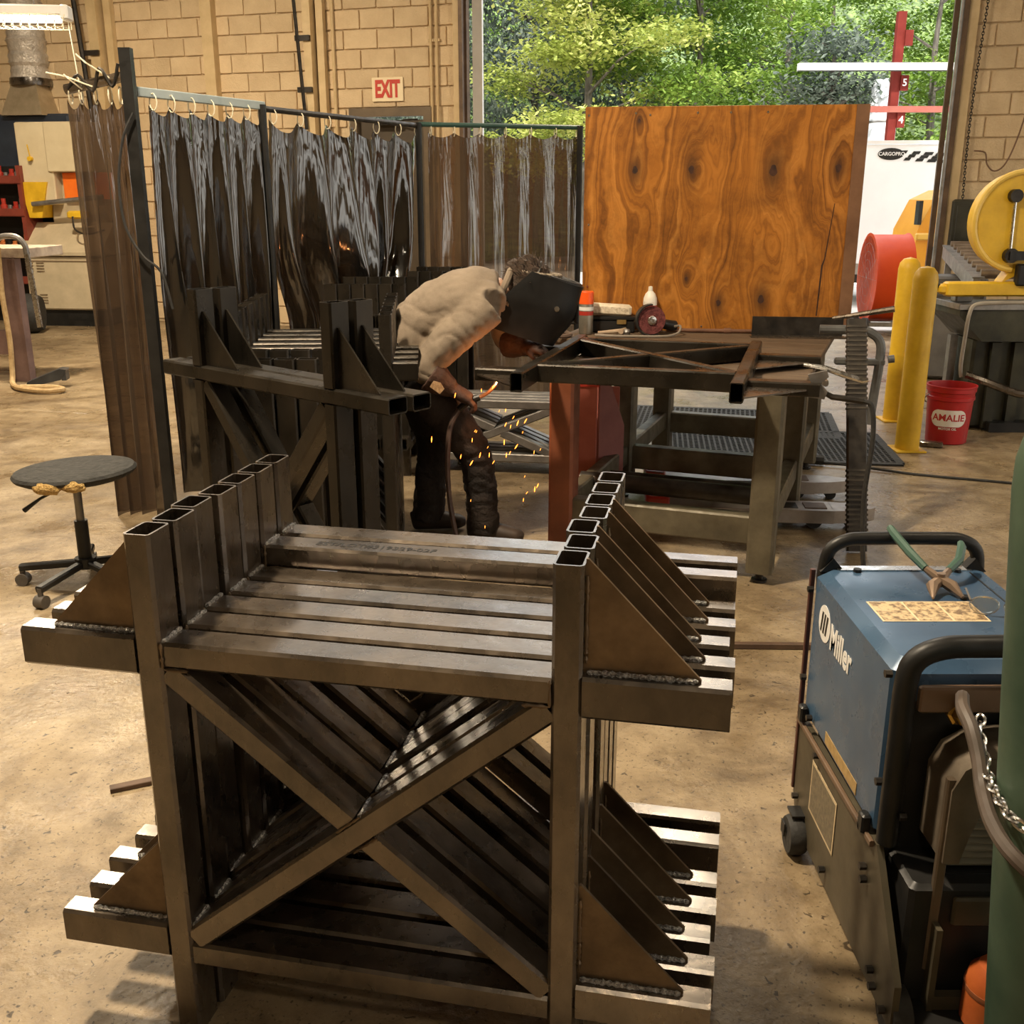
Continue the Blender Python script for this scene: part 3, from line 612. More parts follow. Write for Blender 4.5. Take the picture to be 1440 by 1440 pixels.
# plywood sheet
pz = .882; PLa, PLb = Vector((.412, 6.22, pz)), Vector((1.94, 6.025, pz)); PLW = (PLb - PLa).length; PLH = 1.235
def ply_mat():
    m = bpy.data.materials.new('varnished_plywood'); m.use_nodes = True; nt = m.node_tree; N = nt.nodes; L = nt.links; b = N['Principled BSDF']; b.inputs['Roughness'].default_value = .42
    tc = N.new('ShaderNodeTexCoord'); sp = N.new('ShaderNodeSeparateXYZ'); L.new(tc.outputs['Object'], sp.inputs[0])
    def mth(op, a, c=None, d=None):
        n = N.new('ShaderNodeMath'); n.operation = op
        for i, v in enumerate((a, c, d)):
            if v is None: continue
            if isinstance(v, (int, float)): n.inputs[i].default_value = v
            else: L.new(v, n.inputs[i])
        return n.outputs[0]
    X, Z = sp.outputs['X'], sp.outputs['Z']
    ns = N.new('ShaderNodeTexNoise'); ns.inputs['Scale'].default_value = 2.2; ns.inputs['Detail'].default_value = 4
    mp = N.new('ShaderNodeMapping'); mp.inputs['Scale'].default_value = (1.6, 1, .55); L.new(tc.outputs['Object'], mp.inputs[0]); L.new(mp.outputs[0], ns.inputs['Vector'])
    g = mth('MULTIPLY_ADD', ns.outputs['Fac'], .55, X)
    dark = None
    for kx, kz, kr in KN:
        dx = mth('SUBTRACT', X, kx); dz = mth('MULTIPLY', mth('SUBTRACT', Z, kz), .5)
        d2 = mth('ADD', mth('MULTIPLY', dx, dx), mth('MULTIPLY', dz, dz)); ex_ = mth('EXPONENT', mth('MULTIPLY', d2, -1 / (2.6 * kr) ** 2))
        g = mth('MULTIPLY_ADD', ex_, .16, g)
        dd = mth('EXPONENT', mth('MULTIPLY', d2, -1 / (1.3 * kr) ** 2)); dark = dd if dark is None else mth('MAXIMUM', dark, dd)
    cx = N.new('ShaderNodeCombineXYZ'); L.new(mth('MULTIPLY', g, 26), cx.inputs[0]); L.new(mth('MULTIPLY', Z, .7), cx.inputs[2])
    n2 = N.new('ShaderNodeTexNoise'); n2.inputs['Scale'].default_value = 1; n2.inputs['Detail'].default_value = 7; n2.inputs['Roughness'].default_value = .65; L.new(cx.outputs[0], n2.inputs['Vector'])
    r = N.new('ShaderNodeValToRGB'); e = r.color_ramp.elements; e[0].position = .30; e[0].color = (.12, .038, .006, 1); e[1].position = .74; e[1].color = (.62, .27, .055, 1); q = e.new(.5); q.color = (.40, .145, .018, 1)
    L.new(n2.outputs['Fac'], r.inputs['Fac'])
    n3 = N.new('ShaderNodeTexNoise'); n3.inputs['Scale'].default_value = 3; n3.inputs['Detail'].default_value = 8; n3.inputs['Roughness'].default_value = .75; L.new(tc.outputs['Object'], n3.inputs['Vector'])
    r3 = N.new('ShaderNodeValToRGB'); r3.color_ramp.elements[0].position = .36; r3.color_ramp.elements[0].color = (.30, .26, .22, 1); r3.color_ramp.elements[1].position = .56; L.new(n3.outputs['Fac'], r3.inputs['Fac'])
    mx_ = N.new('ShaderNodeMix'); mx_.data_type = 'RGBA'; mx_.blend_type = 'MULTIPLY'; mx_.inputs[0].default_value = .65; L.new(r.outputs[0], mx_.inputs[6]); L.new(r3.outputs[0], mx_.inputs[7])
    m2 = N.new('ShaderNodeMix'); m2.data_type = 'RGBA'; m2.inputs[7].default_value = (.05, .018, .006, 1); L.new(mth('MULTIPLY', dark, .85), m2.inputs[0]); L.new(mx_.outputs[2], m2.inputs[6])
    L.new(m2.outputs[2], b.inputs['Base Color'])
    return m
KN = [(.285, .90, .035), (.60, .90, .035), (1.05, .895, .05), (1.40, .905, .036), (.79, .165, .03), (1.03, .19, .04), (.60, .30, .02), (.30, 1.16, .018)]
ply = thing('plywood_sheet', 'large orange varnished plywood sheet with dark knots standing on the table', 'plywood', PLa, math.atan2(PLb.y - PLa.y, PLb.x - PLa.x))
obj('sheet', MB().cbox((PLW / 2, .009, PLH / 2), (PLW, .018, PLH), .002), ply_mat(), ply)
knm = M('knot_wood', (.022, .010, .006), (.08, .03, .015), 30, .5)
for kx, kz, kr in KN:
    obj('knot', MB().prism([(kx + kr * .42 * math.cos(a) * (1 + .2 * math.sin(3 * a + kx * 9)), kz + kr * .62 * math.sin(a)) for a in [2 * PI * k / 14 for k in range(14)]], (0, -.0012, 0), (1, 0, 0), (0, 0, 1), -.004), knm, ply)
obj('crack', MB().prism([(1.345, .10), (1.352, .10), (1.362, .38), (1.372, .42), (1.400, .72), (1.396, .72), (1.366, .42), (1.352, .38)], (0, -.001, 0), (1, 0, 0), (0, 0, 1), -.003), knm, ply)
nail = MB().cyl((0, -.003, 0), (0, .004, 0), .006, n=8).mesh('screw_head'); nail.materials.append(chrome)
rest('screw_head', nail, [(x, 0, z) for x, z in [(.02, 1.19), (.28, 1.20), (.36, 1.19), (.62, 1.20), (.8, 1.2), (1.0, 1.2), (1.5, 1.19), (.03, .6), (.03, .25), (1.5, .4), (.7, .03), (1.0, .03)]], ply)
obj('edge_strip', MB().box((PLW - .035, -.004, PLH / 2), (.07, .008, PLH)), M('stained_edge_ply', (.13, .06, .028), (.24, .12, .06), 5, .5), ply)

# ---- things on the table
ptz = .881
def spray_can(loc, label, capm, bodym, bands, cap_h=.05, tall=.155, dome=False, r=.033):
    t = thing('spray_can', label, 'spray can', loc, random.uniform(0, 1))
    obj('body', MB().lathe([(r * .93, 0), (r, .004), (r, tall), (r * .9, tall + .006), (r * .55, tall + .02), (r * .35, tall + .026)], n=24), bodym, t)
    for z0, z1, m in bands: obj('label_band', MB().lathe([(r + .0006, z0), (r + .0008, (z0 + z1) / 2), (r + .0006, z1)], n=24), m, t)
    if dome: obj('cap', MB().lathe([(r * .98, tall), (r * .95, tall + .02), (r * .7, tall + .045), (r * .35, tall + .06), (r * .3, tall + .085), (0, tall + .088)], n=24), capm, t)
    else: obj('cap', MB().lathe([(r * 1.02, tall - .004), (r * 1.02, tall + cap_h), (r * .95, tall + cap_h + .004), (0, tall + cap_h + .005)], n=24), capm, t)
    return t
capo = M('fluorescent_orange_cap', (.95, .10, .01), (1, .14, .02), 4, .35)
spray_can((.425, 6.03, ptz), 'spray can with bright orange cap standing before the plywood', capo, M('can_grey', (.16, .14, .11), (.28, .25, .20), 8, .3, .4, .6), [(.135, .155, white), (.108, .13, red)], .062, .175, r=.041)
spray_can((.80, 6.115, ptz), 'white domed spray can standing behind the grinder', M('can_cap_white', (.75, .70, .60), (.82, .77, .68), 8, .4), M('can_white', (.62, .58, .50), (.75, .70, .62), 8, .35), [(.135, .155, red), (.06, .12, M('can_print', (.25, .24, .22), (.6, .57, .5), 60, .5))], 0, .175, True, r=.040)
gr = thing('angle_grinder', 'angle grinder with maroon sanding disc leaning before the plywood', 'grinder', (.79, 5.99, ptz), .12)
obj('disc', MB().lathe([(0, -.004), (.078, -.004), (.08, 0), (.078, .003), (.03, .002), (0, .002)], (0, -.03, .085), 36, Matrix.Rotation(PI / 2, 3, 'X')), M('maroon_abrasive', (.10, .02, .018), (.20, .05, .045), 60, .8, .9, 0, .4, lo=.4, hi=.6), gr)
obj('lock_nut', MB().lathe([(.026, 0), (.026, .006), (.018, .010), (.008, .010), (.008, .004)], (0, -.033, .085), 12, Matrix.Rotation(PI / 2, 3, 'X')), chrome, gr)
obj('guard', MB().prism([(.092 * math.cos(a), .085 + .092 * math.sin(a)) for a in [PI * (.5 + k / 14) for k in range(17)]] + [(.084 * math.cos(a), .085 + .084 * math.sin(a)) for a in [PI * (.5 + k / 14) for k in range(16, -1, -1)]], (0, -.045, 0), (1, 0, 0), (0, 0, 1), -.05), black, gr)
obj('gear_head', MB().cyl((0, -.02, .085), (0, .05, .085), .034, .03, 14), grey_m, gr)
obj('body', MB().cyl((0, .03, .085), (.10, .075, .05), .034, .028, 14).cyl((.10, .075, .05), (.17, .10, .035), .028, .032, 14), black, gr)
tag(obj('power_cord', MB().sweep(smooth_pts([(.94, 6.05, ptz + .04), (.96, 5.98, ptz + .05), (.94, 5.92, ptz + .02), (.86, 5.86, ptz + .008), (.70, 5.86, ptz + .008), (.55, 5.88, ptz + .008), (.47, 5.92, ptz + .008)]), .007, 6), M('cord_grey', (.20, .17, .13), (.28, .24, .2), 8, .6), None), 'grey grinder cord curling over the table planks', 'cord')
tcs = thing('tool_case', 'small black tool case with brass latch on the table', 'case', (.585, 6.125, ptz), -.12)
obj('body', MB().cbox((0, 0, .035), (.26, .09, .07), .008), black, tcs); obj('lid', MB().cbox((0, 0, .082), (.265, .095, .022), .006), black, tcs)
obj('latch', MB().cbox((.055, -.049, .062), (.055, .008, .026), .002), M('brass', (.40, .28, .10), (.55, .42, .18), 8, .3, .4, .9), tcs)
tag(obj('paper_sheet', MB().cbox((0, 0, 0), (.24, .085, .065), .014), M('crumpled_paper', (.62, .52, .38), (.78, .68, .52), 14, .8, .9, 0, .7), loc=(.575, 6.125, ptz + .128), rot=(.0, .05, -.1)), 'crumpled cream paper bundle lying on the black tool case', 'paper')
tag(obj('hammer', MB().cyl((-.07, 0, .012), (.07, 0, .022), .011, .013, 10).cyl((.055, -.03, .022), (.095, .03, .022), .015, n=10), M('hammer_tan', (.35, .24, .16), (.5, .38, .26), 6, .5), loc=(.56, 5.98, ptz), rot=.15), 'small tan-handled hammer before the tool case', 'hammer')
tag(obj('metal_ball', MB().lathe([(.012, 0), (.018, .006), (.021, .02), (.015, .033), (0, .036)], n=14), grey_m, loc=(.655, 5.97, ptz)), 'round grey metal knob beside the grinder', 'knob')
tag(obj('clamp_cable', MB().sweep(smooth_pts([(.20, 6.0, ptz + .012), (.30, 6.08, ptz + .05), (.40, 6.12, ptz + .055)]), .010, 7), rubber), 'black cable hump behind the orange-capped can', 'cable')
tag(obj('wire_bundle', MB().sweep(smooth_pts([(.16, 5.85, ptz + .014), (.26, 5.93, ptz + .03), (.33, 5.88, ptz + .014), (.24, 5.82, ptz + .014), (.18, 5.92, ptz + .03)]), .012, 7), M('dirty_wire', (.05, .035, .025), (.14, .09, .06), 9, .6)), 'tangled dark wire bundle at the table corner by the helmet', 'wire')
obj2 = tag(obj('table_pipe', MB().cyl((0, 0, .013), (.68, 0, .013), .011, n=10).cyl((.33, 0, .013), (.37, 0, .013), .017, n=10), M('rusty_pipe', (.10, .045, .025), (.20, .09, .05), 9, .6)), 'thin rusty pipe lying along the foot of the plywood', 'pipe'); obj2.location = (.90, 6.105, ptz); obj2.rotation_euler = (0, 0, -.127)
ai = thing('angle_iron', 'dark angle-iron bar lying at the right end of the plywood', 'steel bar', (1.36, 5.87, ptz), -.13)
obj('upright_leg', MB().box((.24, .07, .055), (.50, .008, .11)), steel_dk, ai); obj('flat_leg', MB().box((.24, .03, .004), (.52, .085, .008)), steel, ai)

# ---- clamps and bar at the right edge of the table
cc = thing('c_clamp', 'large grey C-clamp hooked on the right table edge', 'clamp', (1.80, 5.35, 0), -.2)
cg = M('clamp_grey', (.10, .10, .10), (.19, .19, .18), 8, .4, .5, .5)
obj('clamp_frame', MB().sweep(smooth_pts([(-.22, 0, .985), (-.05, 0, .985), (.03, 0, .975), (.085, 0, .92), (.088, 0, .80), (.078, 0, .65), (.07, 0, .50)], 4), .024, 10), cg, cc)
obj('swivel_arm', MB().cbox((-.01, 0, .825), (.25, .045, .035), .01).cyl((.13, 0, .84), (.16, 0, .845), .02), cg, cc)
obj('screw_handle', MB().cyl((-.16, .02, 1.04), (.13, -.04, 1.10), .010, .016, 8), steel, cc)
rb = thing('ribbed_bar', 'tall dark ribbed clamp bar leaning on the right table edge', 'bar', (1.655, 4.72, 0), (0, 0, -.05))
P0, P1 = Vector((0, 0, .01)), Vector((.02, .46, 1.06)); dv = (P1 - P0).normalized()
obj('bar', MB().rtube(P0, P1, .095, .03, (0, -1, .3), 0, .006), steel_dk, rb)
ribm = MB().box((0, 0, 0), (.099, .036, .010)).mesh('rib'); ribm.materials.append(M('rib_steel', (.04, .034, .028), (.11, .092, .07), 9, .5, .6, .4))
ang = math.atan2(P1.y - P0.y, P1.z - P0.z)
rest('rib', ribm, [tuple(P0 + dv * d_) + ((-ang, 0, 0),) for d_ in [.08 + .024 * k for k in range(14)] + [.70 + .024 * k for k in range(18)]], rb)
gc = thing('ground_clamp', 'steel locking ground clamp gripping the frame arm', 'clamp', (1.20, 4.12, 0), -.28)
obj('jaw', MB().prism([(-.02, .965), (.05, .985), (.06, .96), (.03, .93), (.06, .90), (.05, .87), (-.01, .875), (.0, .92)], (0, 0, 0), (1, 0, 0), (0, 0, 1), .025), grey_m, gc)
obj('upper_handle', MB().sweep([(-.04, .01, 1.0), (.04, .01, .99), (.12, .01, .965), (.19, .01, .945), (.21, .01, .95)], [.008, .011, .012, .012, .008], 8), chrome, gc)
obj('lower_handle', MB().sweep([(.03, .01, .90), (.08, .01, .875), (.15, .01, .87), (.20, .01, .865)], [.010, .012, .013, .014], 8), steel_dk, gc)
obj('pivot_bolt', MB().cyl((.05, -.01, .93), (.05, .035, .93), .012, n=10), chrome, gc)
obj('cable', MB().sweep(smooth_pts([(.20, .01, .865), (.235, .01, .84), (.25, .01, .70), (.24, .02, .45), (.27, .04, .15), (.34, .1, .012), (.6, .3, .012)]), .010, 8), rubber, gc)

# ---- pallet jack under the table
pj = thing('pallet_jack', 'pallet jack with two pale forks under the table', 'pallet jack', (1.0, 5.20, 0), -.10)
fm = M('fork_paint', (.26, .22, .19), (.42, .37, .33), 6, .35, .5, .3, .1)
for y in (0, .55):
    fk = MB()
    x1 = .78
    fk.box((.20, y, .105), (.90, .17, .012)).box((.20, y - .082, .075), (.90, .008, .065)).box((.20, y + .082, .075), (.90, .008, .065))
    fk.prism([(.645, y - .085), (.74, y - .07), (.84, y - .03), (.87, y), (.84, y + .03), (.74, y + .07), (.645, y + .085)], (0, 0, .045), (1, 0, 0), (0, 1, 0), .066)
    f = obj('fork', fk, fm, pj)
    obj('roller_opening', MB().box((.40, y, .1115), (.15, .10, .003)), black, f); obj('roller_cover', MB().box((.565, y, .113), (.11, .10, .006)), M('roller_brown', (.12, .08, .06), (.2, .14, .1), 9, .6), f)
    obj('roller', MB().cyl((.56, y - .05, .045), (.56, y + .05, .045), .042, n=16), rubber, f)
    obj('tip_wheel', MB().cyl((.75, y - .03, .03), (.75, y + .03, .03), .03, n=14), rubber, f)
obj('crosshead', MB().cbox((-.24, .275, .11), (.12, .72, .10), .01), red, pj)

# ---- perforated rubber mat
mt = thing('rubber_mat', 'black perforated rubber floor mat behind the table', 'mat', (1.02, 6.62, 0), -.13)
mm = MB(); nx, ny, sx, sy = 40, 20, 1.45, .86
for i in range(nx + 1): mm.box((i * sx / nx, sy / 2, .006), (.013, sy, .012))
for k in range(ny + 1): mm.box((sx / 2, k * sy / ny, .005), (sx, .016, .010))
q = obj('lattice', mm, rubber, mt); q['kind'] = 'stuff'
obj('border', MB().box((sx / 2, -.02, .006), (sx + .06, .05, .013)).box((sx / 2, sy + .02, .006), (sx + .06, .05, .013)).box((-.02, sy / 2, .006), (.05, sy, .013)).box((sx + .02, sy / 2, .006), (.05, sy, .013)), rubber, mt)
m2 = dup(mt, 'black perforated rubber floor mat farther left behind the middle table leg', (.86, 7.45, 0), -.2)
tag(obj('extension_cord', MB().sweep(smooth_pts([(1.55, 6.40, .02), (1.80, 6.45, .022), (2.1, 6.35, .02), (2.5, 6.15, .008), (3.0, 5.95, .008), (3.5, 5.7, .008)]), .009, 6).cyl((1.78, 6.46, .035), (1.98, 6.41, .035), .03, n=8), rubber), 'black extension cord with plug crossing the rubber mat', 'cord')
rbn = thing('steel_bin', 'red steel bin with chamfered side behind the red table leg', 'bin', (.36, 5.42, 0), -.15)
rbm = M('lit_red_steel', (.32, .085, .06), (.44, .14, .10), 4, .5, .6)  # paler red, the bin's lit side put into the colour
obj('front_plate', MB().cbox((.04, 0, .36), (.10, .02, .72), .003), rbm, rbn)
obj('side_plate', MB().prism([(0, 0), (.17, 0), (.17, .46), (.07, .70), (0, .70)], (.095, .012, 0), (.75, .66, 0), (0, 0, 1), .012), M('shaded_red_steel', (.22, .07, .06), (.34, .12, .10), 5, .5), rbn)  # same red made darker, the plate's shade put into the colour
obj('back_plate', MB().cbox((.10, .16, .33), (.20, .012, .66), .003), rbm, rbn)
obj('rim', MB().box((.04, 0, .70), (.12, .035, .03)), red, rbn)
# ================================================================ blue welding machine, right foreground
mw = thing('welding_machine', 'blue wheeled welding machine with black tube handles in right foreground', 'welder', (.76, 1.75, 0), 0)
blue = M('machine_blue', (.030, .065, .125), (.060, .12, .205), 3, .22, .38, .15, .03)
olive = M('olive_dark_plate', (.060, .050, .032), (.115, .095, .06), 5, .4, .55, .3, .05)
obj('cabinet', MB().cbox((.21, .415, .556), (.42, .57, .41), .022), blue, mw)
obj('lower_plate', MB().prism([(.705, .12), (.66, .045), (-.06, .045), (-.06, .15), (.11, .36), (.705, .345)], (.010, 0, 0), (0, 1, 0), (0, 0, 1), -.014), olive, mw)
obj('seam_strip', MB().rtube((-.010, .12, .355), (-.010, .70, .340), .010, .014, (0, 0, 1), 0, .002), M('brown_strip', (.10, .06, .035), (.16, .1, .06), 6, .5), mw)
obj('chassis', MB().cbox((.22, .33, .2), (.38, .66, .28), .01), black, mw)
obj('rear_edge', MB().rtube((-.004, .705, .13), (-.004, .705, .75), .012, .012, (0, 1, 0), 0, .002), M('edge_maroon', (.06, .02, .015), (.1, .04, .03), 6, .5), mw)
def rounded(pts, n=6): return smooth_pts(pts, n)
hx0, hx1 = .02, .40
obj('rear_handle', MB().sweep(rounded([(hx0, .69, .70), (hx0, .69, .765), (hx0 + .012, .69, .81), (hx0 + .05, .69, .832), (.12, .69, .836), (.30, .69, .836), (hx1 - .05, .69, .832), (hx1 - .012, .69, .81), (hx1, .69, .765), (hx1, .69, .70)], 4), .0165, 12), black, mw)
obj('front_handle', MB().sweep(rounded([(.012, .10, .375), (.012, .10, .60), (.012, .10, .735), (.028, .10, .785), (.075, .10, .808), (.14, .10, .812), (.30, .10, .812), (.36, .10, .808), (.41, .10, .785), (.425, .10, .735), (.425, .10, .38)], 4), .0225, 14), black, mw)
for x in (.035, .385): obj('handle_foot', MB().prism([(-.03, 0), (.03, 0), (0, .035)], (x, .70, .755), (1, 0, 0), (0, 0, 1), .03), black, mw)
# side decal and lettering
dq = obj('decal_disc', MB().prism([(.046 * math.cos(a), .046 * math.sin(a)) for a in [2 * PI * k / 32 for k in range(32)]], (0, .585, .652), (0, -1, 0), (0, 0, 1), .0012), white, mw)
for k in (-1, 0, 1): obj('decal_bar', MB().prism([(-.010, -.026), (-.001, -.026), (.009, .026), (.000, .026)], (-.0012, .585 - k * .0185, .652), (0, -1, 0), (0, 0, 1), .001), black, dq)
lo = obj('lettering', text_mesh('Miller', .088, .0006, .0024), white, mw, (-.0012, .455, .640), (PI / 2, 0, -PI / 2)); lo.scale = (.78, 1, 1)
obj('model_plate', MB().prism([(0, 0), (.235, .0), (.235, .03), (0, .03)], (0, .50, .378), (0, -1, 0), (0, 0, 1), .0015), M('plate_gold', (.35, .22, .08), (.55, .38, .16), 60, .4, .5, .3), mw)
wl = obj('warning_label', MB().prism([(0, 0), (.20, 0), (.20, .14), (0, .14)], (-.005, .56, .155), (0, -1, 0), (0, 0, 1), .001), M('label_pale', (.45, .34, .20), (.6, .48, .30), 30, .5), mw)
obj('label_face', MB().prism([(.008, .008), (.192, .008), (.192, .132), (.008, .132)], (-.0062, .56, .155), (0, -1, 0), (0, 0, 1), .0006), M('label_text_grey', (.09, .075, .05), (.2, .16, .10), 90, .5), wl)
bolt = MB().cyl((-.010, 0, 0), (.004, 0, 0), .0085, n=6).mesh('bolt'); bolt.materials.append(steel_dk)
rest('bolt', bolt, [(-.006, .695, .70), (-.006, .69, .46), (-.006, .14, .735), (-.006, .125, .50), (-.010, .52, .33), (-.010, .60, .39), (-.012, .18, .36), (-.010, .66, .13), (-.010, .40, .09), (-.010, .15, .28), (-.010, .14, .255), (-.010, .05, .10), (-.010, .03, .075), (-.010, -.03, .07), (.03, .075, .45)], mw)
for y in (.655, .17): obj('panel_clip', MB().cbox((-.012, y, .375), (.02, .03, .045), .004), black, mw)
# top panel furniture
tl = obj('top_label', MB().box((.165, .40, .7615), (.235, .115, .0012)), M('label_border', (.70, .55, .34), (.78, .62, .4), 10, .4), mw)
lf = M('label_print', (.16, .10, .05), (.62, .46, .26), 70, .4, .5, 0, 0, (1, 1, 1), .40, .56)
for k in range(3): obj('label_cell', MB().box((.165 + (k - 1) * .0775, .40, .7625), (.072, .105, .001)), lf, tl)
obj('top_strip', MB().box((.21, .675, .7625), (.33, .03, .003)), chrome, mw)
tb_ = MB().cyl((0, 0, 0), (0, 0, .008), .010, n=8).mesh('top_bolt'); tb_.materials.append(black)
rest('top_bolt', tb_, [(.09, .655, .761), (.335, .655, .761), (.28, .475, .761), (.12, .165, .761), (.40, .20, .761)], mw)
obj('panel_seam', MB().box((.365, .40, .7615), (.004, .50, .001)), black, mw)
# front face
obj('front_plate', MB().cbox((.22, .10, .70), (.36, .02, .055), .004), M('sill_brown', (.14, .085, .05), (.22, .14, .09), 6, .4), mw)
obj('front_panel', MB().box((.22, .135, .50), (.40, .012, .36)), black, mw)
obj('feeder_cover', MB().prism([(.08, .40), (.08, .56), (.10, .605), (.14, .63), (.20, .638), (.42, .638), (.42, .585), (.23, .585), (.18, .565), (.145, .52), (.125, .46), (.112, .40)], (0, .11, 0), (1, 0, 0), (0, 0, 1), .12), M('cover_grey_brown', (.11, .085, .06), (.21, .17, .125), 9, .35, .55, .4, .1), mw)
obj('side_rail', MB().rtube((.083, .005, .145), (.083, .005, .58), .016, .020, (1, 0, 0), 0, .003), M('rail_steel', (.11, .08, .055), (.19, .145, .10), 6, .35, .5, .5), mw)
slat = MB().box((0, 0, 0), (.29, .012, .007), R=Matrix.Rotation(.5, 3, 'X')).mesh('louver'); slat.materials.append(M('louver_dark', (.15, .13, .085), (.24, .21, .14), 8, .45))
rest('louver', slat, [(.265, .06, .355 + .0165 * k) for k in range(14)], mw)
obj('louver_frame', MB().box((.265, .075, .47), (.31, .012, .26)).box((.26, .045, .595), (.29, .01, .016)).box((.26, .045, .335), (.29, .01, .016)), black, mw)
obj('lower_box', MB().cbox((.26, .02, .285), (.29, .06, .065), .005), olive, mw)
obj('lower_frame', MB().box((.25, -.02, .085), (.32, .02, .032)).box((.085, .0, .16), (.012, .06, .2)), olive, mw)
obj('floor_tray', MB().box((.22, .02, .06), (.40, .22, .012)), black, mw)
obj('connector', MB().lathe([(.022, 0), (.022, .012), (.016, .016), (.016, .04), (.011, .045), (.011, .06)], (.118, .10, .668), 6, Matrix.Rotation(-.25, 3, 'X') @ Matrix.Rotation(PI / 2, 3, 'X')), M('brass2', (.45, .28, .06), (.62, .42, .12), 8, .25, .35, .95), mw)
obj('socket', MB().lathe([(.026, 0), (.026, .01), (.017, .014), (.017, .004)], (.27, .105, .665), 16, Matrix.Rotation(PI / 2, 3, 'X')), black, mw)
def caster(mat_parent, x, y, r, nm='caster'):
    q = obj('caster', MB().lathe([(.012, -.022), (r * .9, -.022), (r, -.012), (r, .012), (r * .9, .022), (.012, .022)], (x, y, r), 24, Matrix.Rotation(PI / 2, 3, 'Y')), rubber, mat_parent)
    obj('fork', MB().box((x + .03, y + .01, r + .02), (.004, .05, .08)).box((x - .028, y + .015, r + .012), (.003, .03, .035)).box((x + .01, y + .01, r + .06), (.05, .05, .006)), black, q)
caster(mw, -.022, .60, .052); caster(mw, .40, .60, .052)
for x in (.02, .42): obj('rear_wheel', MB().cyl((x - .02, -.02, .055), (x + .02, -.02, .055), .055, n=24), rubber, mw)

pl = thing('pliers', 'open welding pliers with green grips resting on the blue machine', 'pliers', (.985, 2.33, .763), .0)
gg = M('grip_green', (.03, .075, .055), (.06, .12, .09), 9, .45)
obj('grip', MB().sweep([(-.012, -.03, .045), (-.03, .03, .065), (-.045, .10, .088), (-.045, .13, .094)], [.009, .011, .011, .009], 8), gg, pl)
obj('grip', MB().sweep([(.05, -.015, .035), (.085, .015, .050), (.105, .055, .068), (.11, .075, .073)], [.009, .011, .011, .008], 8), gg, pl)
pm = M('tool_brown_steel', (.15, .10, .07), (.28, .20, .14), 9, .4, .5, .5)
obj('jaw', MB().sweep([(-.012, -.03, .045), (.01, -.055, .03), (.035, -.075, .018), (.045, -.115, .006)], [.008, .012, .015, .004], 8), pm, pl)
obj('jaw', MB().sweep([(.05, -.015, .035), (.02, -.05, .026), (-.01, -.075, .018), (-.025, -.12, .006)], [.008, .012, .015, .003], 8), pm, pl)
obj('rivet', MB().cyl((.014, -.058, .012), (.014, -.058, .044), .010, n=12), pm, pl)
sg = thing('safety_glasses', 'clear safety glasses lying on top of the blue machine', 'glasses', (1.075, 2.12, .763), -.3)
lensm = bpy.data.materials.new('clear_lens'); lensm.use_nodes = True; bb = lensm.node_tree.nodes['Principled BSDF']; bb.inputs['Transmission Weight'].default_value = .9; bb.inputs['Roughness'].default_value = .05; bb.inputs['Base Color'].default_value = (.9, .85, .75, 1)
for x in (-.035, .035):
    obj('lens', MB().sweep([(x + .03 * math.cos(a), .004 * math.cos(2 * a), .022 + .02 * math.sin(a)) for a in [2 * PI * k / 16 for k in range(16)]], .0022, 5, True).prism([(.028 * math.cos(a), .018 * math.sin(a)) for a in [2 * PI * k / 16 for k in range(16)]], (x, .001, .022), (1, 0, 0), (0, 0, 1), .0015), lensm, sg)
    obj('temple', MB().sweep([(x * 1.85, 0, .03), (x * 1.9, .08, .028), (x * 1.8, .12, .012)], .0022, 5), grey_m, sg)
tag(obj('pen', MB().cyl((0, 0, .0), (.045, -.004, .0), .0045, n=8).cyl((.045, -.004, 0), (.12, -.01, 0), .006, n=8), M('pen_brown', (.06, .035, .025), (.5, .4, .3), 14, .3), loc=(1.06, 1.874, .768)), 'brown pen lying on the front edge of the blue machine', 'pen')
tag(obj('gas_hose', MB().sweep(smooth_pts([(.885, 1.845, .69), (.855, 1.785, .738), (.826, 1.715, .748), (.822, 1.665, .735), (.820, 1.62, .700), (.810, 1.57, .668), (.785, 1.47, .664), (.790, 1.39, .655), (.86, 1.35, .61), (1.0, 1.34, .56), (1.15, 1.36, .5)], 6), .013, 10), M('hose_brown', (.055, .04, .03), (.12, .09, .07), 9, .5)), 'thick dark gas hose drooping from the blue machine past the green cylinder', 'hose')

# green gas cylinder
gcy = thing('gas_cylinder', 'tall green gas cylinder cut off by the right picture edge', 'gas cylinder', (1.005, 1.535, 0), (0, math.radians(-5.2), 0))
gmz = M('cylinder_green', (.028, .055, .035), (.075, .115, .075), 3.5, .4, .6, 0, .05, c3=(.13, .16, .11))
obj('body', MB().lathe([(.10, 0), (.116, .012), (.116, 1.22), (.112, 1.27), (.095, 1.33), (.065, 1.38), (.045, 1.40), (.04, 1.43)], n=40), gmz, gcy)
obj('valve', MB().cyl((0, 0, 1.42), (0, 0, 1.50), .017, n=12).cyl((0, -.04, 1.46), (0, .04, 1.46), .012, n=10), M('brass3', (.4, .28, .1), (.5, .38, .15), 8, .3, .4, .9), gcy)
sc_ = thing('safety_chain', 'silver safety chain hanging in front of the green cylinder', 'chain', (0, 0, 0))
lm = MB().sweep([(.008 * math.cos(a), 0, .0165 * math.sin(a)) for a in [2 * PI * k / 12 for k in range(12)]], .0032, 6, True).mesh('chain_link'); lm.materials.append(chrome)
cp = smooth_pts([(.870, 1.735, .728), (.850, 1.69, .715), (.840, 1.645, .700), (.828, 1.60, .688), (.800, 1.50, .70), (.795, 1.42, .705), (.85, 1.385, .68), (.95, 1.375, .655), (1.05, 1.39, .63)], 12)
ls = []; acc = 0
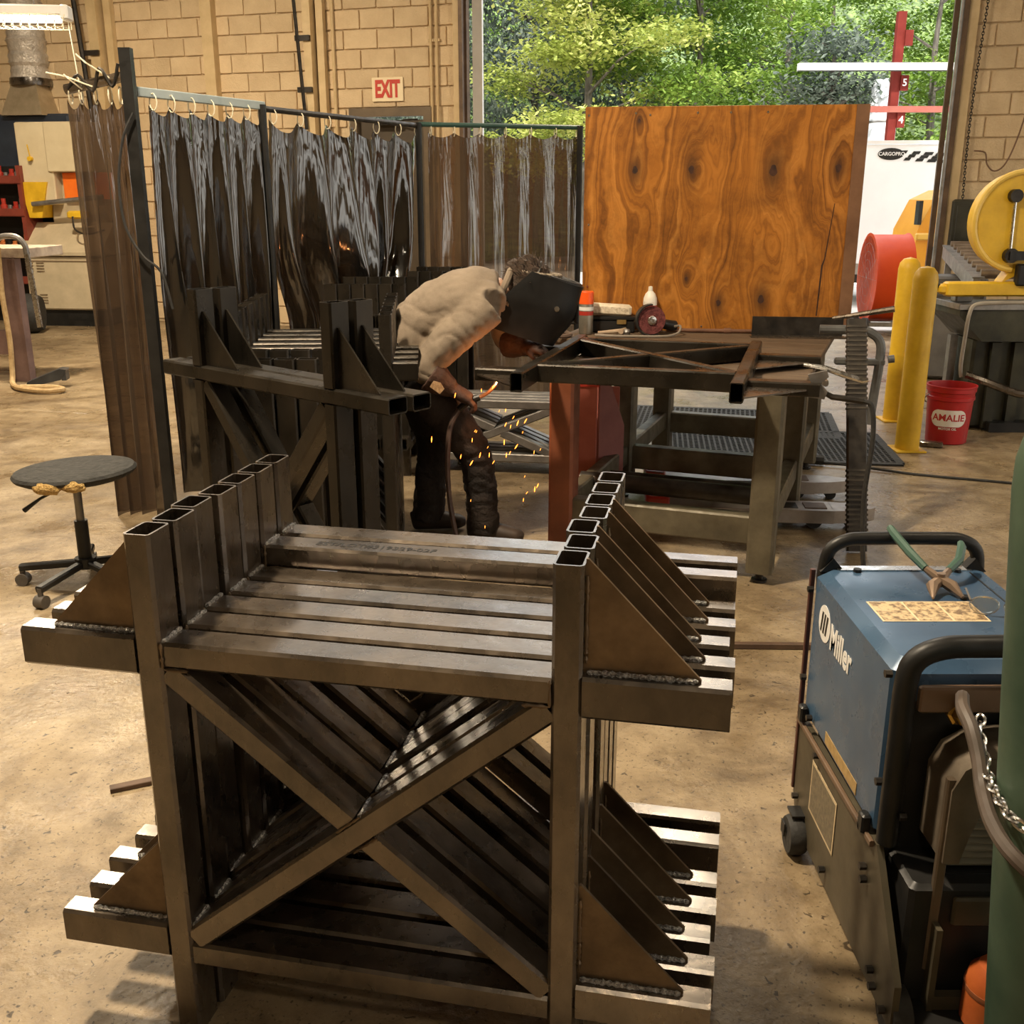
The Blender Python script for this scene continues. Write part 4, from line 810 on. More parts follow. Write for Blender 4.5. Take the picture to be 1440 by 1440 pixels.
for a, b in zip(cp, cp[1:]):
    acc += (b - a).length
    if acc > .021:
        acc = 0; d_ = (b - a).normalized(); q_ = d_.to_track_quat('Z', 'Y').to_matrix() @ Matrix.Rotation((len(ls) % 2) * PI / 2, 3, 'Z'); ls.append(tuple(a) + (q_.to_euler(),))
rest('chain_link', lm, ls, sc_)
ob = thing('small_bottle', 'small orange round-shouldered gas bottle at the foot of the green cylinder', 'gas bottle', (.955, 1.69, .067))
obj('body', MB().lathe([(.05, 0), (.058, .006), (.058, .085), (.052, .115), (.035, .135), (0, .14)], n=24), M('bottle_orange', (.38, .08, .018), (.52, .13, .03), 8, .4, .55, 0, .1), ob)
obj('shoulder_ring', MB().lathe([(.0585, .078), (.0595, .084), (.0585, .09)], n=24), M('ring_rust', (.2, .06, .02), (.3, .1, .04), 8, .5), ob)

# ================================================================ stool
st = thing('shop_stool', 'worn black swivel stool with torn seat showing yellow foam', 'stool', (-1.87, 4.30, 0))
sp = []
for r, z in ((0, -.035), (.6, -.035), (.85, -.026), (.97, -.01), (1, .004), (.96, .016), (.8, .024), (.4, .028), (0, .028)): sp.append((max(r, .0) * .26, z))
o = obj('seat', MB().lathe(sp, n=36), M('worn_black_vinyl', (.010, .010, .009), (.034, .032, .028), 14, .7, .85, 0, .4), st, (0, 0, .515), (.03, -.05, 0)); o.scale = (1, .82, 1)
foam = M('yellow_foam', (.38, .22, .06), (.62, .42, .16), 40, .9, .95, 0, .8)
def blob(c, r, seed, n=10):
    mb = MB(); vs = []; fs = []
    for j in range(n + 1):
        th = PI * j / n
        for i in range(n * 2):
            ph = PI * i / n; d = Vector((math.sin(th) * math.cos(ph), math.sin(th) * math.sin(ph), math.cos(th))); k = 1 + .25 * noise.noise(d * 2.5 + Vector((seed, 0, 0)))
            vs.append((c[0] + d.x * r[0] * k, c[1] + d.y * r[1] * k, c[2] + d.z * r[2] * k))
    for j in range(n):
        for i in range(n * 2): a = j * 2 * n + i; b = j * 2 * n + (i + 1) % (2 * n); fs.append((a, b, b + 2 * n, a + 2 * n))
    return mb.add(vs, fs)
obj('foam', blob((-.035, -.198, .495), (.058, .022, .026), 1), foam, st); obj('foam', blob((.07, -.192, .500), (.050, .022, .024), 5), foam, st)
obj('column', MB().cyl((0, 0, .28), (0, 0, .49), .017, n=14), grey_m, st); obj('sleeve', MB().cyl((0, 0, .11), (0, 0, .30), .028, n=16), black, st); obj('seat_plate', MB().box((0, 0, .475), (.14, .14, .012)), black, st)
obj('lever', MB().sweep([(-.03, -.03, .465), (-.14, -.05, .41), (-.21, -.06, .36)], [.006, .006, .011], 8), black, st)
obj('hub', MB().cyl((0, 0, .085), (0, 0, .13), .045, n=16), black, st)
for k in range(5):
    a = PI + k * 2 * PI / 5; cx, sy0 = math.cos(a), math.sin(a)
    q = obj('star_leg', MB().rtube((cx * .03, sy0 * .03, .105), (cx * .29, sy0 * .29, .082), .036, .03, (0, 0, 1), 0, .006), black, st)
    w = Vector((cx * .285, sy0 * .285, .028))
    obj('caster_wheel', MB().cyl(w + Vector((-sy0, cx, 0)) * .022, w - Vector((-sy0, cx, 0)) * .022, .028, n=16).cyl(w + Vector((0, 0, .02)), w + Vector((0, 0, .06)), .012, n=8), M('caster_grey', (.05, .045, .038), (.12, .10, .085), 9, .5), q)
# ================================================================ welding curtains
def vinyl_mat(key, tint, base, fac):
    m = bpy.data.materials.new(key); m.use_nodes = True; nt = m.node_tree; N = nt.nodes; L = nt.links; b = N['Principled BSDF']
    b.inputs['Base Color'].default_value = (*base, 1); b.inputs['Roughness'].default_value = .10; b.inputs['Specular IOR Level'].default_value = 1.0; b.inputs['Coat Weight'].default_value = 1.0; b.inputs['Coat Roughness'].default_value = .05
    tc = N.new('ShaderNodeTexCoord'); n = N.new('ShaderNodeTexNoise'); n.inputs['Scale'].default_value = 5; n.inputs['Detail'].default_value = 6; L.new(tc.outputs['Object'], n.inputs['Vector'])
    mr = N.new('ShaderNodeMapRange'); mr.inputs['From Min'].default_value = .35; mr.inputs['From Max'].default_value = .7; mr.inputs['To Min'].default_value = .06; mr.inputs['To Max'].default_value = .16; L.new(n.outputs['Fac'], mr.inputs['Value']); L.new(mr.outputs[0], b.inputs['Roughness'])
    n2 = N.new('ShaderNodeTexNoise'); n2.inputs['Scale'].default_value = 6; n2.inputs['Detail'].default_value = 2; mp = N.new('ShaderNodeMapping'); mp.inputs['Scale'].default_value = (2.2, 2.2, .30); L.new(tc.outputs['Object'], mp.inputs[0]); L.new(mp.outputs[0], n2.inputs['Vector'])
    bp = N.new('ShaderNodeBump'); bp.inputs['Strength'].default_value = .18; bp.inputs['Distance'].default_value = .05; L.new(n2.outputs['Fac'], bp.inputs['Height']); L.new(bp.outputs[0], b.inputs['Normal'])
    tr = N.new('ShaderNodeBsdfTransparent'); tr.inputs['Color'].default_value = (*tint, 1); mx = N.new('ShaderNodeMixShader'); mx.inputs[0].default_value = fac
    L.new(tr.outputs[0], mx.inputs[1]); L.new(b.outputs[0], mx.inputs[2]); L.new(mx.outputs[0], N['Material Output'].inputs['Surface']); return m
vin_d = vinyl_mat('dark_vinyl', (.35, .26, .18), (.006, .0055, .005), .965)
vin_b = vinyl_mat('brown_vinyl', (.50, .36, .25), (.075, .052, .036), .88)
vin_c = vinyl_mat('smoky_vinyl', (.55, .42, .32), (.075, .052, .036), .84)
zipm = M('tie_white', (.75, .68, .5), (.85, .78, .6), 8, .5)
def curtain(p0, p1, zt, zb, hooks, amp, mat, label, seed, gather=1.0, sag=.05, nu=170, nv=46, pinch=None):
    p0, p1 = vec(p0), vec(p1); ex = (p1 - p0).normalized(); Ln = (p1 - p0).length; ey = Vector((-ex.y, ex.x, 0))
    t = thing('welding_curtain', label, 'curtain', (p0.x, p0.y, 0), math.atan2(ex.y, ex.x), 'welding curtains')
    vs = []; fs = []
    for j in range(nv + 1):
        v = j / nv
        for i in range(nu + 1):
            u = i / nu; ph = u * hooks; k = ph - math.floor(ph)
            top = sag * (1 - (2 * k - 1) ** 2) * (1 - v) ** 6
            wv = noise.noise(Vector((u * hooks * .8 + seed, v * .8, seed))) ; w2 = noise.noise(Vector((u * hooks * 2.6 + seed, v * 1.1, seed + 5)))
            grow = .30 + .70 * min(1, v * 2.2)
            y = amp * grow * (math.cos(2 * PI * (ph + .35 * wv * v)) * .85 + .35 * w2 * v + 1.3 * wv)
            x = u * Ln + amp * .25 * grow * math.sin(2 * PI * ph + wv * 4)
            # radiating creases from each hook
            y += .004 * math.exp(-v * 7) * math.sin(14 * PI * (k - .5) / (.25 + v * 3))
            if pinch:
                f = math.exp(-((v - pinch[1]) / .16) ** 2) * pinch[2]; x += (pinch[0] * Ln - x) * f * math.exp(-((u - pinch[0]) / .45) ** 2)
            vs.append((x, y, zt - .03 - top - v * (zt - zb)))
    for j in range(nv):
        for i in range(nu): a = j * (nu + 1) + i; fs.append((a, a + 1, a + nu + 2, a + nu + 1))
    obj('sheet', MB().add(vs, fs), mat, t, ang=80)
    rm = MB().sweep([(0, .024 * math.cos(a), .040 * math.sin(a) - .012) for a in [2 * PI * k / 10 for k in range(10)]], .0035, 5, True).mesh('hook'); rm.materials.append(zipm)
    rest('hook', rm, [(Ln * (k + .0) / hooks + (.02 if k == 0 else (-.02 if k == hooks else 0)), 0, zt - .005) for k in range(hooks + 1)], t)
    return t
CP = [Vector((-1.80, 5.40, 0)), Vector((-1.40, 6.26, 0)), Vector((-.655, 7.78, 0)), Vector((.50, 8.15, 0))]
curtain(CP[0] + Vector((.03, .05, 0)), CP[1], 2.10, .12, 6, .060, vin_d, 'dark glossy vinyl curtain under the pale blue rail', 3.1)
curtain(CP[1] + Vector((.03, .05, 0)), CP[2], 2.09, .12, 6, .080, vin_d, 'dark glossy vinyl curtain in the middle, gathered into folds at its foot', 8.7, pinch=(.50, .62, .55), sag=.07)
curtain(CP[2] + Vector((.06, .03, 0)), CP[3], 2.10, .12, 6, .022, vin_c, 'smoky brown vinyl curtain behind the welder', 14.2, sag=.035)
curtain((-2.14, 5.36, 0), (-1.86, 5.36, 0), 2.12, .03, 4, .05, vin_b, 'brown bunched vinyl curtain hanging left of the tall black post', 21.5, nu=110)
cf = thing('curtain_frame', 'tall black post and pipe frame carrying the welding curtains', 'curtain frame', (0, 0, 0))
obj('post', MB().box((-1.825, 5.33, 1.155), (.055, .05, 2.31)), black, cf)
for p in CP[1:]: obj('post', MB().cyl((p.x, p.y - .03, 0), (p.x, p.y - .03, 2.13), .022, n=10), black, cf)
railb = M('rail_pale_blue', (.30, .36, .37), (.42, .48, .48), 6, .45)
obj('rail', MB().rtube(CP[0] + Vector((-.02, 0, 2.125)), CP[1] + Vector((0, 0, 2.125)), .03, .045, (0, 0, 1), 0, .004), railb, cf)
obj('rail', MB().cyl(CP[1] + Vector((0, 0, 2.11)), CP[2] + Vector((0, 0, 2.11)), .017, n=10), steel_dk, cf)
obj('rail', MB().cyl(CP[2] + Vector((0, 0, 2.12)), CP[3] + Vector((0, 0, 2.12)), .017, n=10), M('rail_green', (.02, .06, .05), (.04, .1, .08), 6, .4), cf)
obj('rail', MB().cyl((-1.83, 5.34, 2.19), (-2.14, 5.36, 2.13), .025, n=10), steel, cf)
tie = MB()
for a, b, c in (((-1.90, 5.33, 2.17), (-2.0, 5.28, 2.24), (-2.05, 5.3, 2.28)), ((-2.0, 5.33, 2.14), (-2.10, 5.28, 2.18), (-2.2, 5.3, 2.20)), ((-2.05, 5.33, 2.13), (-2.09, 5.28, 2.17), (-2.11, 5.28, 2.19))):
    q = obj('zip_tie', MB().sweep([a, b, c], .004, 5), zipm, cf)
obj('tangled_wire', MB().sweep(smooth_pts([(-2.12, 5.34, 2.13), (-2.06, 5.32, 2.19), (-2.0, 5.33, 2.12), (-1.95, 5.31, 2.22), (-1.90, 5.32, 2.14), (-1.86, 5.31, 2.24)]), .008, 6), steel_dk, cf)
tag(obj('loose_cable', MB().sweep(smooth_pts([(-1.80, 5.28, 2.02), (-1.86, 5.27, 1.90), (-1.90, 5.27, 1.70), (-1.89, 5.27, 1.50), (-1.82, 5.27, 1.36), (-1.74, 5.28, 1.28), (-1.70, 5.28, 1.10)]), .007, 6), rubber), 'thin black cable looping off the tall curtain post', 'cable')

# ================================================================ left background
im = thing('ironworker', 'beige hydraulic ironworker machine with orange guards', 'machine', (-6.28, 13.75, 0), -.12)
beige2 = M('beige_worn', (.42, .35, .23), (.60, .50, .34), 3, .5, .65, 0, .05, c3=(.68, .6, .45))
obj('base', MB().cbox((.52, .35, .55), (1.04, .7, .68), .02), beige2, im)
obj('sloped_table', MB().prism([(0, .90), (.0, .94), (.42, 1.30), (.55, 1.30), (.55, .90)], (-.04, -.04, 0), (0, 1, 0), (0, 0, 1), 1.12), beige2, im)
obj('head', MB().cbox((.20, .45, 2.02), (.46, .5, 1.0), .015), beige, im); obj('upper_door', MB().cbox((.68, .42, 2.22), (.62, .5, .60), .012), beige, im)
obj('neck', MB().cbox((.62, .55, 1.6), (.75, .35, .75), .02), beige2, im)
obj('yellow_nose', MB().prism([(-.03, 1.80), (.34, 1.80), (.22, 1.36), (.05, 1.36)], (0, .17, 0), (1, 0, 0), (0, 0, 1), -.3), yellow, im)
for x in (.50, .92): obj('guard_window', MB().cbox((x + .12, .30, 1.75), (.25, .03, .33), .006), orange, im)
obj('handle', MB().cyl((.16, .17, 2.10), (.15, .15, 2.25), .008, n=6).cyl((.16, .19, 2.08), (.16, .14, 2.08), .03, n=10), yellow, im)
obj('stop_bar', MB().cyl((.15, .10, 1.53), (1.1, .12, 1.62), .03, n=10), grey_m, im)
obj('foot_arm', MB().cbox((.78, .05, 1.40), (.26, .12, .10), .03), yellow, im)
vent = MB().box((0, 0, 0), (.10, .012, .012)).mesh('vent_slot'); vent.materials.append(M('slot_brown', (.12, .08, .04), (.2, .14, .08), 8, .7))
rest('vent_slot', vent, [(.06 + .15 * c, -.003, z + .035 * k) for c in range(2) for z in (.70, .30) for k in range(4)], im)
obj('door_seam', MB().box((.52, -.004, .83), (1.02, .01, .012)), M('seam_brown', (.16, .11, .06), (.22, .15, .09), 8, .7), im)
obj('skid', MB().box((.52, .35, .10), (.94, .6, .20)), black, im)
obj('cable', MB().sweep(smooth_pts([(.74, -.02, 1.38), (.78, -.06, 1.22), (.95, -.06, 1.17), (1.15, -.02, 1.22)]), .012, 6), steel_dk, im)
hd = thing('extraction_hood', 'dark blue dust cabinet with foil duct rising from it', 'dust collector', (-6.55, 14.45, 0), -.2)
obj('cabinet', MB().cbox((.15, .3, 1.35), (1.35, .5, 2.6), .03), M('navy_paint', (.018, .026, .045), (.035, .05, .075), 4, .45), hd)
foil = M('foil_duct', (.42, .38, .33), (.68, .62, .55), 11, .35, .5, .35, .9)
pr_ = []
for k in range(40): z = 3.05 + k * .045; pr_.append((.235 + .012 * math.sin(k * PI) + (.012 if k % 2 else -.004) + .01 * math.sin(k * 1.3), z))
obj('duct', MB().lathe(pr_, (.22, .25, 0), 22), foil, hd)
obj('transition', MB().lathe([(.42, 2.63), (.36, 2.78), (.27, 2.98), (.255, 3.06)], (.22, .25, 0), 4, Matrix.Rotation(PI / 4, 3, 'Z')), M('galvanised', (.42, .34, .22), (.58, .48, .34), 7, .35, .45, .6), hd)
obj('band_clamp', MB().lathe([(.262, 3.0), (.268, 3.04), (.262, 3.09)], (.22, .25, 0), 22), steel, hd)
sh = thing('parts_shelf', 'dark red shelving with small tools left of the beige machine', 'shelf', (-7.35, 13.95, 0), -.12)
rs = M('shelf_red', (.17, .03, .02), (.25, .05, .03), 5, .5)
for z in (.55, .95, 1.40, 1.80): obj('shelf_board', MB().box((.55, .25, z), (1.1, .4, .05)).box((.55, .045, z + .03), (1.1, .02, .09)), rs, sh)
for x in (.02, 1.08): obj('upright', MB().box((x, .25, 1.0), (.05, .4, 2.0)), rs, sh)
obj('back_panel', MB().box((.55, .46, 1.0), (1.1, .02, 2.0)), black, sh)
pc = 0
for z in (.98, 1.43, 1.83):
    for k in range(6):
        pc += 1
        m_ = (grey_m, steel_dk, red, M('tool_orange', (.5, .12, .03), (.6, .2, .05), 6, .5))[(k * 2 + int(z * 10)) % 4]
        hh = .09 + .04 * ((k * 7) % 3)
        tag(obj('die_block', MB().lathe([(.045, 0), (.045, hh * .5), (.028, hh * .6), (.028, hh)], n=10), m_, loc=(-7.35 + .62 + k * .082, 13.95 + .08 - .01 * k, z + .0)), nn[k] + ' machine die from the left on the %s of the dark red shelving' % {.98: 'lowest stocked shelf', 1.43: 'middle shelf', 1.83: 'top shelf'}[z], 'die', 'machine dies on the %s shelf' % {.98: 'lowest', 1.43: 'middle', 1.83: 'top'}[z])
tag(obj('tyre', MB().lathe([(.10, -.14), (.20, -.15), (.235, -.08), (.24, 0), (.235, .08), (.20, .15), (.10, .14)], (0, 0, .24), 26, Matrix.Rotation(PI / 2, 3, 'Y')), rubber, loc=(-5.98, 13.05, 0), rot=.2), 'black tyre standing on the floor before the beige machine', 'tyre')
bn = thing('steel_bench', 'paint-splashed steel bench with clamp at the left picture edge', 'bench', (-4.62, 9.55, 0), -.1)
splat = M('splashed_steel', (.12, .07, .06), (.24, .15, .13), 4, .5, .6, .2, .1, c3=(.72, .62, .5))
obj('top', MB().cbox((-.28, .3, 1.15), (1.2, .6, .09), .006), M('bench_top_worn', (.30, .22, .17), (.66, .55, .42), 7, .6), bn)
obj('leg', MB().box((.11, .03, .55), (.16, .10, 1.10)), splat, bn); obj('leg', MB().box((-.8, .03, .55), (.14, .10, 1.10)), splat, bn)
obj('apron', MB().box((-.3, .05, .35), (.9, .06, .22)), splat, bn)
obj('bracket', MB().box((.02, -.03, 1.02), (.05, .03, .2)), grey_m, bn)
cl = thing('bar_clamp', 'silver bar clamp hanging from the corner of the left bench', 'clamp', (-4.30, 9.48, 0), -.1)
obj('bar', MB().rtube((0, 0, 1.16), (.035, 0, .50), .03, .045, (1, 0, 0), 0, .004), chrome, cl)
obj('yoke', MB().sweep(smooth_pts([(-.30, 0, 1.23), (-.22, 0, 1.29), (-.08, 0, 1.29), (-.01, 0, 1.22), (0, 0, 1.14)]), .026, 8), grey_m, cl)
tag(obj('foot_pedal', MB().prism([(0, 0), (.30, .06), (.36, .15), (.30, .16), (.02, .05)], (0, 0, 0), (1, 0, 0), (0, 0, 1), -.14).box((.33, .07, .10), (.04, .13, .09)), M('pedal_black', (.02, .022, .026), (.06, .065, .07), 6, .4), loc=(-4.32, 9.15, .005), rot=.18), 'black foot pedal with pale front lying on floor by the bench', 'pedal')
tag(obj('air_hose', MB().sweep(smooth_pts([(-4.52, 9.42, 1.2), (-4.53, 9.40, .8), (-4.50, 9.36, .4), (-4.50, 9.32, .10), (-4.46, 9.22, .03), (-4.30, 9.0, .03), (-4.02, 8.86, .03), (-3.90, 8.95, .03), (-4.05, 9.05, .03), (-4.3, 9.02, .035)]), .024, 8), M('hose_tan', (.35, .22, .09), (.58, .42, .22), 22, .7)), 'tan braided hose looping from the bench onto the floor', 'hose')
fx = thing('strip_lamp', 'fluorescent strip lamp with wire guard hanging at top left', 'lamp', (-3.45, 7.0, 2.66), .12)
obj('housing', MB().cbox((0, 0, .075), (1.35, .12, .06), .01), white, fx)
obj('end_cap', MB().cbox((.685, 0, .065), (.05, .125, .085), .008), white, fx)
obj('tube', MB().cyl((-.66, 0, .03), (.65, 0, .03), .022, n=12), emit('tube_glow', (1, .90, .72), 9), fx)
gw = MB()
for k in range(28): x = -.66 + k * .05; gw.sweep([(x, -.07, .05), (x - .02, -.07, -.02), (x, .07, -.02), (x, .07, .05)], .003, 4)
for y, z in ((-.07, .01), (-.07, -.02), (.07, -.02)): gw.cyl((-.68, y, z), (.68, y, z), .003, n=4)
obj('wire_guard', gw, zipm, fx)
obj('hanger', MB().cyl((-.5, 0, .1), (-.5, 0, 3.6), .004, n=5).cyl((.5, 0, .1), (.5, 0, 3.6), .004, n=5), grey_m, fx)
obj('pull_cord', MB().sweep([(.69, 0, .02), (.72, 0, -.4), (.75, 0, -.78)], .004, 5), zipm, fx)
fl_ = area('strip_light', (-3.45, 6.96, 2.66), 1.25, .06, 22, (1, .88, .66), (0, 0, .12))

# ================================================================ right background: bollards, bucket, band saw
bol = thing('bollard', 'nearer yellow steel bollard left of the red bucket', 'bollard', (2.66, 6.83, 0), 0, 'yellow bollards')
obj('pipe', MB().lathe([(.078, .012), (.078, 1.13), (.07, 1.17), (.045, 1.20), (0, 1.212)], n=26), yellow, bol)
obj('base_plate', MB().cbox((0, 0, .007), (.20, .20, .014), .003), yellow, bol)
dup(bol, 'farther yellow steel bollard partly hidden behind the nearer one', (2.91, 7.80, 0))
bk = thing('bucket', 'red plastic bucket with white oval label beside the bollard', 'bucket', (3.03, 7.10, 0), 0)
rdp = M('bucket_red', (.36, .008, .012), (.46, .02, .02), 3, .35, .45)
obj('pail', MB().lathe([(.128, 0), (.135, .006), (.150, .30), (.158, .305), (.158, .325), (.152, .33), (.155, .355), (.162, .36), (.162, .385), (.166, .39), (.166, .40), (.155, .40), (.150, .37), (.135, .02), (0, .02)], n=36), rdp, bk)
def wrap(me, r0, rz, z0):   # bend flat lettering round the pail
    for v in me.vertices:
        a = v.co.x / r0 - PI / 2 + rz; rr = .135 + (z0 + v.co.y) * .05 + .0025 + v.co.z
        v.co = (rr * math.cos(a), rr * math.sin(a), z0 + v.co.y)
    return me
ov = MB(); pts = []
ow, oh = .122, .058
vs = []; fs = []
for i in range(25):
    x = -ow + 2 * ow * i / 24; hh = oh if abs(x) < ow - oh else math.sqrt(max(0, oh * oh - (abs(x) - ow + oh) ** 2)) + .001
    vs += [(x, -hh, 0), (x, hh, 0)]
for i in range(24): fs.append((2 * i, 2 * i + 2, 2 * i + 3, 2 * i + 1))
obj('label', wrap(MB().add(vs, fs).mesh('label'), .145, -.38, .185), white, bk)
tmesh = text_mesh('AMALIE', .064, .0008, .0016)
obj('lettering', wrap(tmesh, .145, -.38, .188), M('print_red', (.40, .02, .02), (.45, .03, .03), 5, .5), bk)
obj('small_print', wrap(text_mesh('MOTOR OIL', .022, .0006, .0006), .145, -.38, .112), white, bk)
obj('handle', MB().sweep([(.168 * math.cos(a), .168 * math.sin(a), .34 - .10 * math.sin(a - .2)) for a in [.2 + PI * k / 14 for k in range(15)]], .004, 6), grey_m, bk)
tag(obj('scrap_offcut', MB().cbox((0, 0, .02), (.15, .06, .04), .008), steel, loc=(2.86, 6.92, 0), rot=-.4), 'dark steel offcut on floor at the foot of the bucket', 'offcut')

sw = thing('band_saw', 'yellow-headed band saw with dark stand at the right picture edge', 'band saw', (3.52, 7.55, 0), 0)
dkst = M('dark_green_steel', (.022, .022, .014), (.06, .058, .035), 5, .45, .6, .2, .05)
obj('stand', MB().cbox((.05, .10, .34), (.52, .34, .66), .02), dkst, sw)
obj('stand_rib', MB().box((-.06, -.09, .33), (.07, .06, .62)).box((.10, -.09, .33), (.07, .06, .62)), dkst, sw)
obj('pan', MB().prism([(-.40, .90), (-.40, .84), (-.22, .66), (.45, .66), (.45, .90)], (0, -.22, 0), (1, 0, 0), (0, 0, 1), -.55), dkst, sw)
obj('pan_rim', MB().box((.02, -.22, .90), (.86, .03, .035)).box((-.40, .06, .90), (.03, .57, .035)), grey_m, sw)
obj('foot', MB().box((.08, -.12, .035), (.30, .12, .07)), black, sw)
obj('post', MB().box((-.26, .18, .33), (.055, .06, .66)), grey_m, sw)
obj('vise_arm', MB().cbox((-.16, -.05, 1.01), (.60, .10, .10), .012).cbox((-.47, -.05, 1.01), (.07, .07, .07), .02), yellow, sw)
obj('vise_screw', MB().cyl((-.60, -.05, 1.03), (-.45, -.05, 1.03), .014, n=8).cyl((-.60, -.02, 1.0), (-.45, -.02, 1.0), .014, n=8), steel_dk, sw)
hw = []
for k in range(26):
    a = PI * .42 + PI * 1.05 * k / 25; hw.append((.06 + .33 * math.cos(a), 1.47 + .33 * math.sin(a)))
hw += [(-.03, 1.05), (.10, 1.12), (.30, 1.20), (.42, 1.35), (.42, 1.72)]
obj('wheel_cover', MB().prism(hw, (-.04, -.06, 0), (1, 0, 0), (0, 0, 1), -.12), yellow, sw)
obj('cover_rim', MB().sweep([(x - .04, -.06, z) for x, z in hw[:26]], .02, 8), M('rim_yellow', (.75, .48, .06), (.88, .62, .15), 6, .35), sw)
obj('blade_guide', MB().cbox((.16, -.10, 1.11), (.30, .07, .15), .01).box((.02, -.10, 1.24), (.16, .05, .06)), black, sw)
obj('tension_rod', MB().cyl((-.06, -.09, 1.62), (-.05, -.09, 1.26), .012, n=8), chrome, sw)
obj('clamp_knob', MB().cyl((-.06, -.06, 1.64), (-.06, -.11, 1.64), .045, n=12).cyl((-.04, -.06, 1.24), (-.04, -.11, 1.24), .05, n=12), steel_dk, sw)
obj('motor', MB().cyl((.22, -.07, 1.60), (.22, -.16, 1.60), .085, n=20).box((.24, -.10, 1.75), (.11, .06, .26)), black, sw)
obj('handle_lever', MB().sweep(smooth_pts([(-.34, -.30, .44), (-.22, -.36, .40), (-.02, -.42, .33), (.06, -.42, .34), (.14, -.40, .42), (.30, -.36, .56)], 4), .028, 8), steel, sw)
obj('hose', MB().sweep(smooth_pts([(.25, -.20, .98), (.08, -.22, .935), (-.12, -.23, .93), (-.30, -.24, .92), (-.345, -.25, .86), (-.36, -.26, .70), (-.37, -.27, .50), (-.36, -.28, .42)]), .014, 8), M('hose_pale', (.28, .25, .20), (.4, .36, .3), 9, .5), sw)
obj('vise_clutter', MB().cbox((.25, -.12, .955), (.22, .16, .07), .015).cbox((-.30, .02, .94), (.12, .10, .06), .01), grey_m, sw)
cv = thing('roller_conveyor', 'steel roller conveyor feeding the band saw', 'conveyor', (3.60, 8.25, 0), (.045, 0, WA))
rl = M('roller_steel', (.16, .12, .09), (.34, .27, .21), 6, .3, .45, .6, .05)
obj('side_channel', MB().box((0, 1.3, .98), (.05, 2.7, .12)).box((.01, 1.3, 1.04), (.09, 2.7, .012)), grey_m, cv)
obj('side_channel', MB().box((1.15, 1.3, .98), (.05, 2.7, .12)), grey_m, cv)
rlm = MB().cyl((.03, 0, 0), (1.12, 0, 0), .036, n=14).mesh('roller'); rlm.materials.append(rl); rlm.polygons.foreach_set('use_smooth', [True] * len(rlm.polygons))
rest('roller', rlm, [(0, .04 + .31 * k, 1.06) for k in range(9)], cv)
for x in (.02, 1.12):
    for y in (.08, 2.4): obj('leg', MB().box((x, y, .48 - y * .022), (.06, .06, .96 + y * .044)), grey_m, cv)
bc = tag(obj('wall_panel', MB().cbox((0, 0, 0), (.62, .10, .52), .03).cbox((0, -.05, -.01), (.52, .03, .42), .02), M('panel_dark', (.015, .016, .013), (.05, .05, .04), 4, .3), loc=wp(5.90, -.10, 1.34), rot=WA), 'dark framed panel against the block wall behind the conveyor', 'panel')
cbn = tag(obj('grey_cabinet', MB().cbox((0, 0, .48), (.55, .4, .92), .02).box((0, -.205, .78), (.5, .01, .02)), M('cabinet_grey', (.09, .085, .08), (.16, .15, .14), 4, .45), loc=(4.05, 9.75, 0), rot=WA), 'dark grey cabinet standing by the right door jamb', 'cabinet')
tag(obj('steel_wedge', MB().prism([(0, 0), (.22, 0), (.22, .10), (.0, .05)], (0, 0, 0), (1, 0, 0), (0, 0, 1), .10), steel_dk, loc=(3.02, 5.62, 0), rot=-.5), 'dark steel wedge on floor at the right edge by the cord', 'wedge')
tag(obj('tool_pan', MB().cbox((0, 0, .7), (.25, .3, .9), .03), gmz, loc=(0, 0, -20)), 'x', 'x') if False else None
# ================================================================ the welder
def esweep(mb, pts, r1, r2, side=(0, 1, 0), n=16):
    """closed elliptical loft: r1 along side, r2 in the plane across it"""
    pts = [vec(p) for p in pts]; side = vec(side); vs = []; fs = []; m = len(pts)
    for k in range(m):
        a = (pts[min(k + 1, m - 1)] - pts[max(k - 1, 0)]).normalized(); s_ = (side - a * side.dot(a)).normalized(); q = a.cross(s_)
        vs += [pts[k] + s_ * r1[k] * math.cos(2 * PI * i / n) + q * r2[k] * math.sin(2 * PI * i / n) for i in range(n)]
    for k in range(m - 1):
        for i in range(n): j = (i + 1) % n; fs.append((k * n + i, k * n + j, (k + 1) * n + j, (k + 1) * n + i))
    fs += [tuple(range(n - 1, -1, -1)), tuple(range((m - 1) * n, m * n))]
    return mb.add(vs, fs)
def skin(mb, voxel, it=6, disp=None, name='body'):
    me = mb.mesh(name, False); fixn(me); o = bpy.data.objects.new('skin_source', me); C.objects.link(o)
    r = o.modifiers.new('r', 'REMESH'); r.mode = 'VOXEL'; r.voxel_size = voxel; r.use_smooth_shade = True
    s_ = o.modifiers.new('s', 'SMOOTH'); s_.factor = .5; s_.iterations = it
    dg = bpy.context.evaluated_depsgraph_get(); out = bpy.data.meshes.new_from_object(o.evaluated_get(dg)); bpy.data.objects.remove(o)
    if disp:
        for v in out.vertices: v.co += v.normal * disp(v.co)
    out.polygons.foreach_set('use_smooth', [True] * len(out.polygons)); out.update(); out.name = name; return out
PO = Vector((-.36, 4.97, 0))
def rel(p): return tuple(vec(p) - PO)
pn = thing('person', 'person in grey work shirt, dark trousers and welding helmet, bent over the table', 'person', PO)
hipN, kneeN, ankN = (-.45, 4.865, .83), (-.175, 4.86, .46), (-.135, 4.88, .10)
hipF, kneeF, ankF = (-.47, 5.06, .83), (-.385, 5.07, .46), (-.43, 5.08, .10)
shN, elN, wrN, haN = (-.105, 4.79, 1.165), (-.405, 4.72, .895), (-.305, 4.72, .815), (-.215, 4.73, .76)
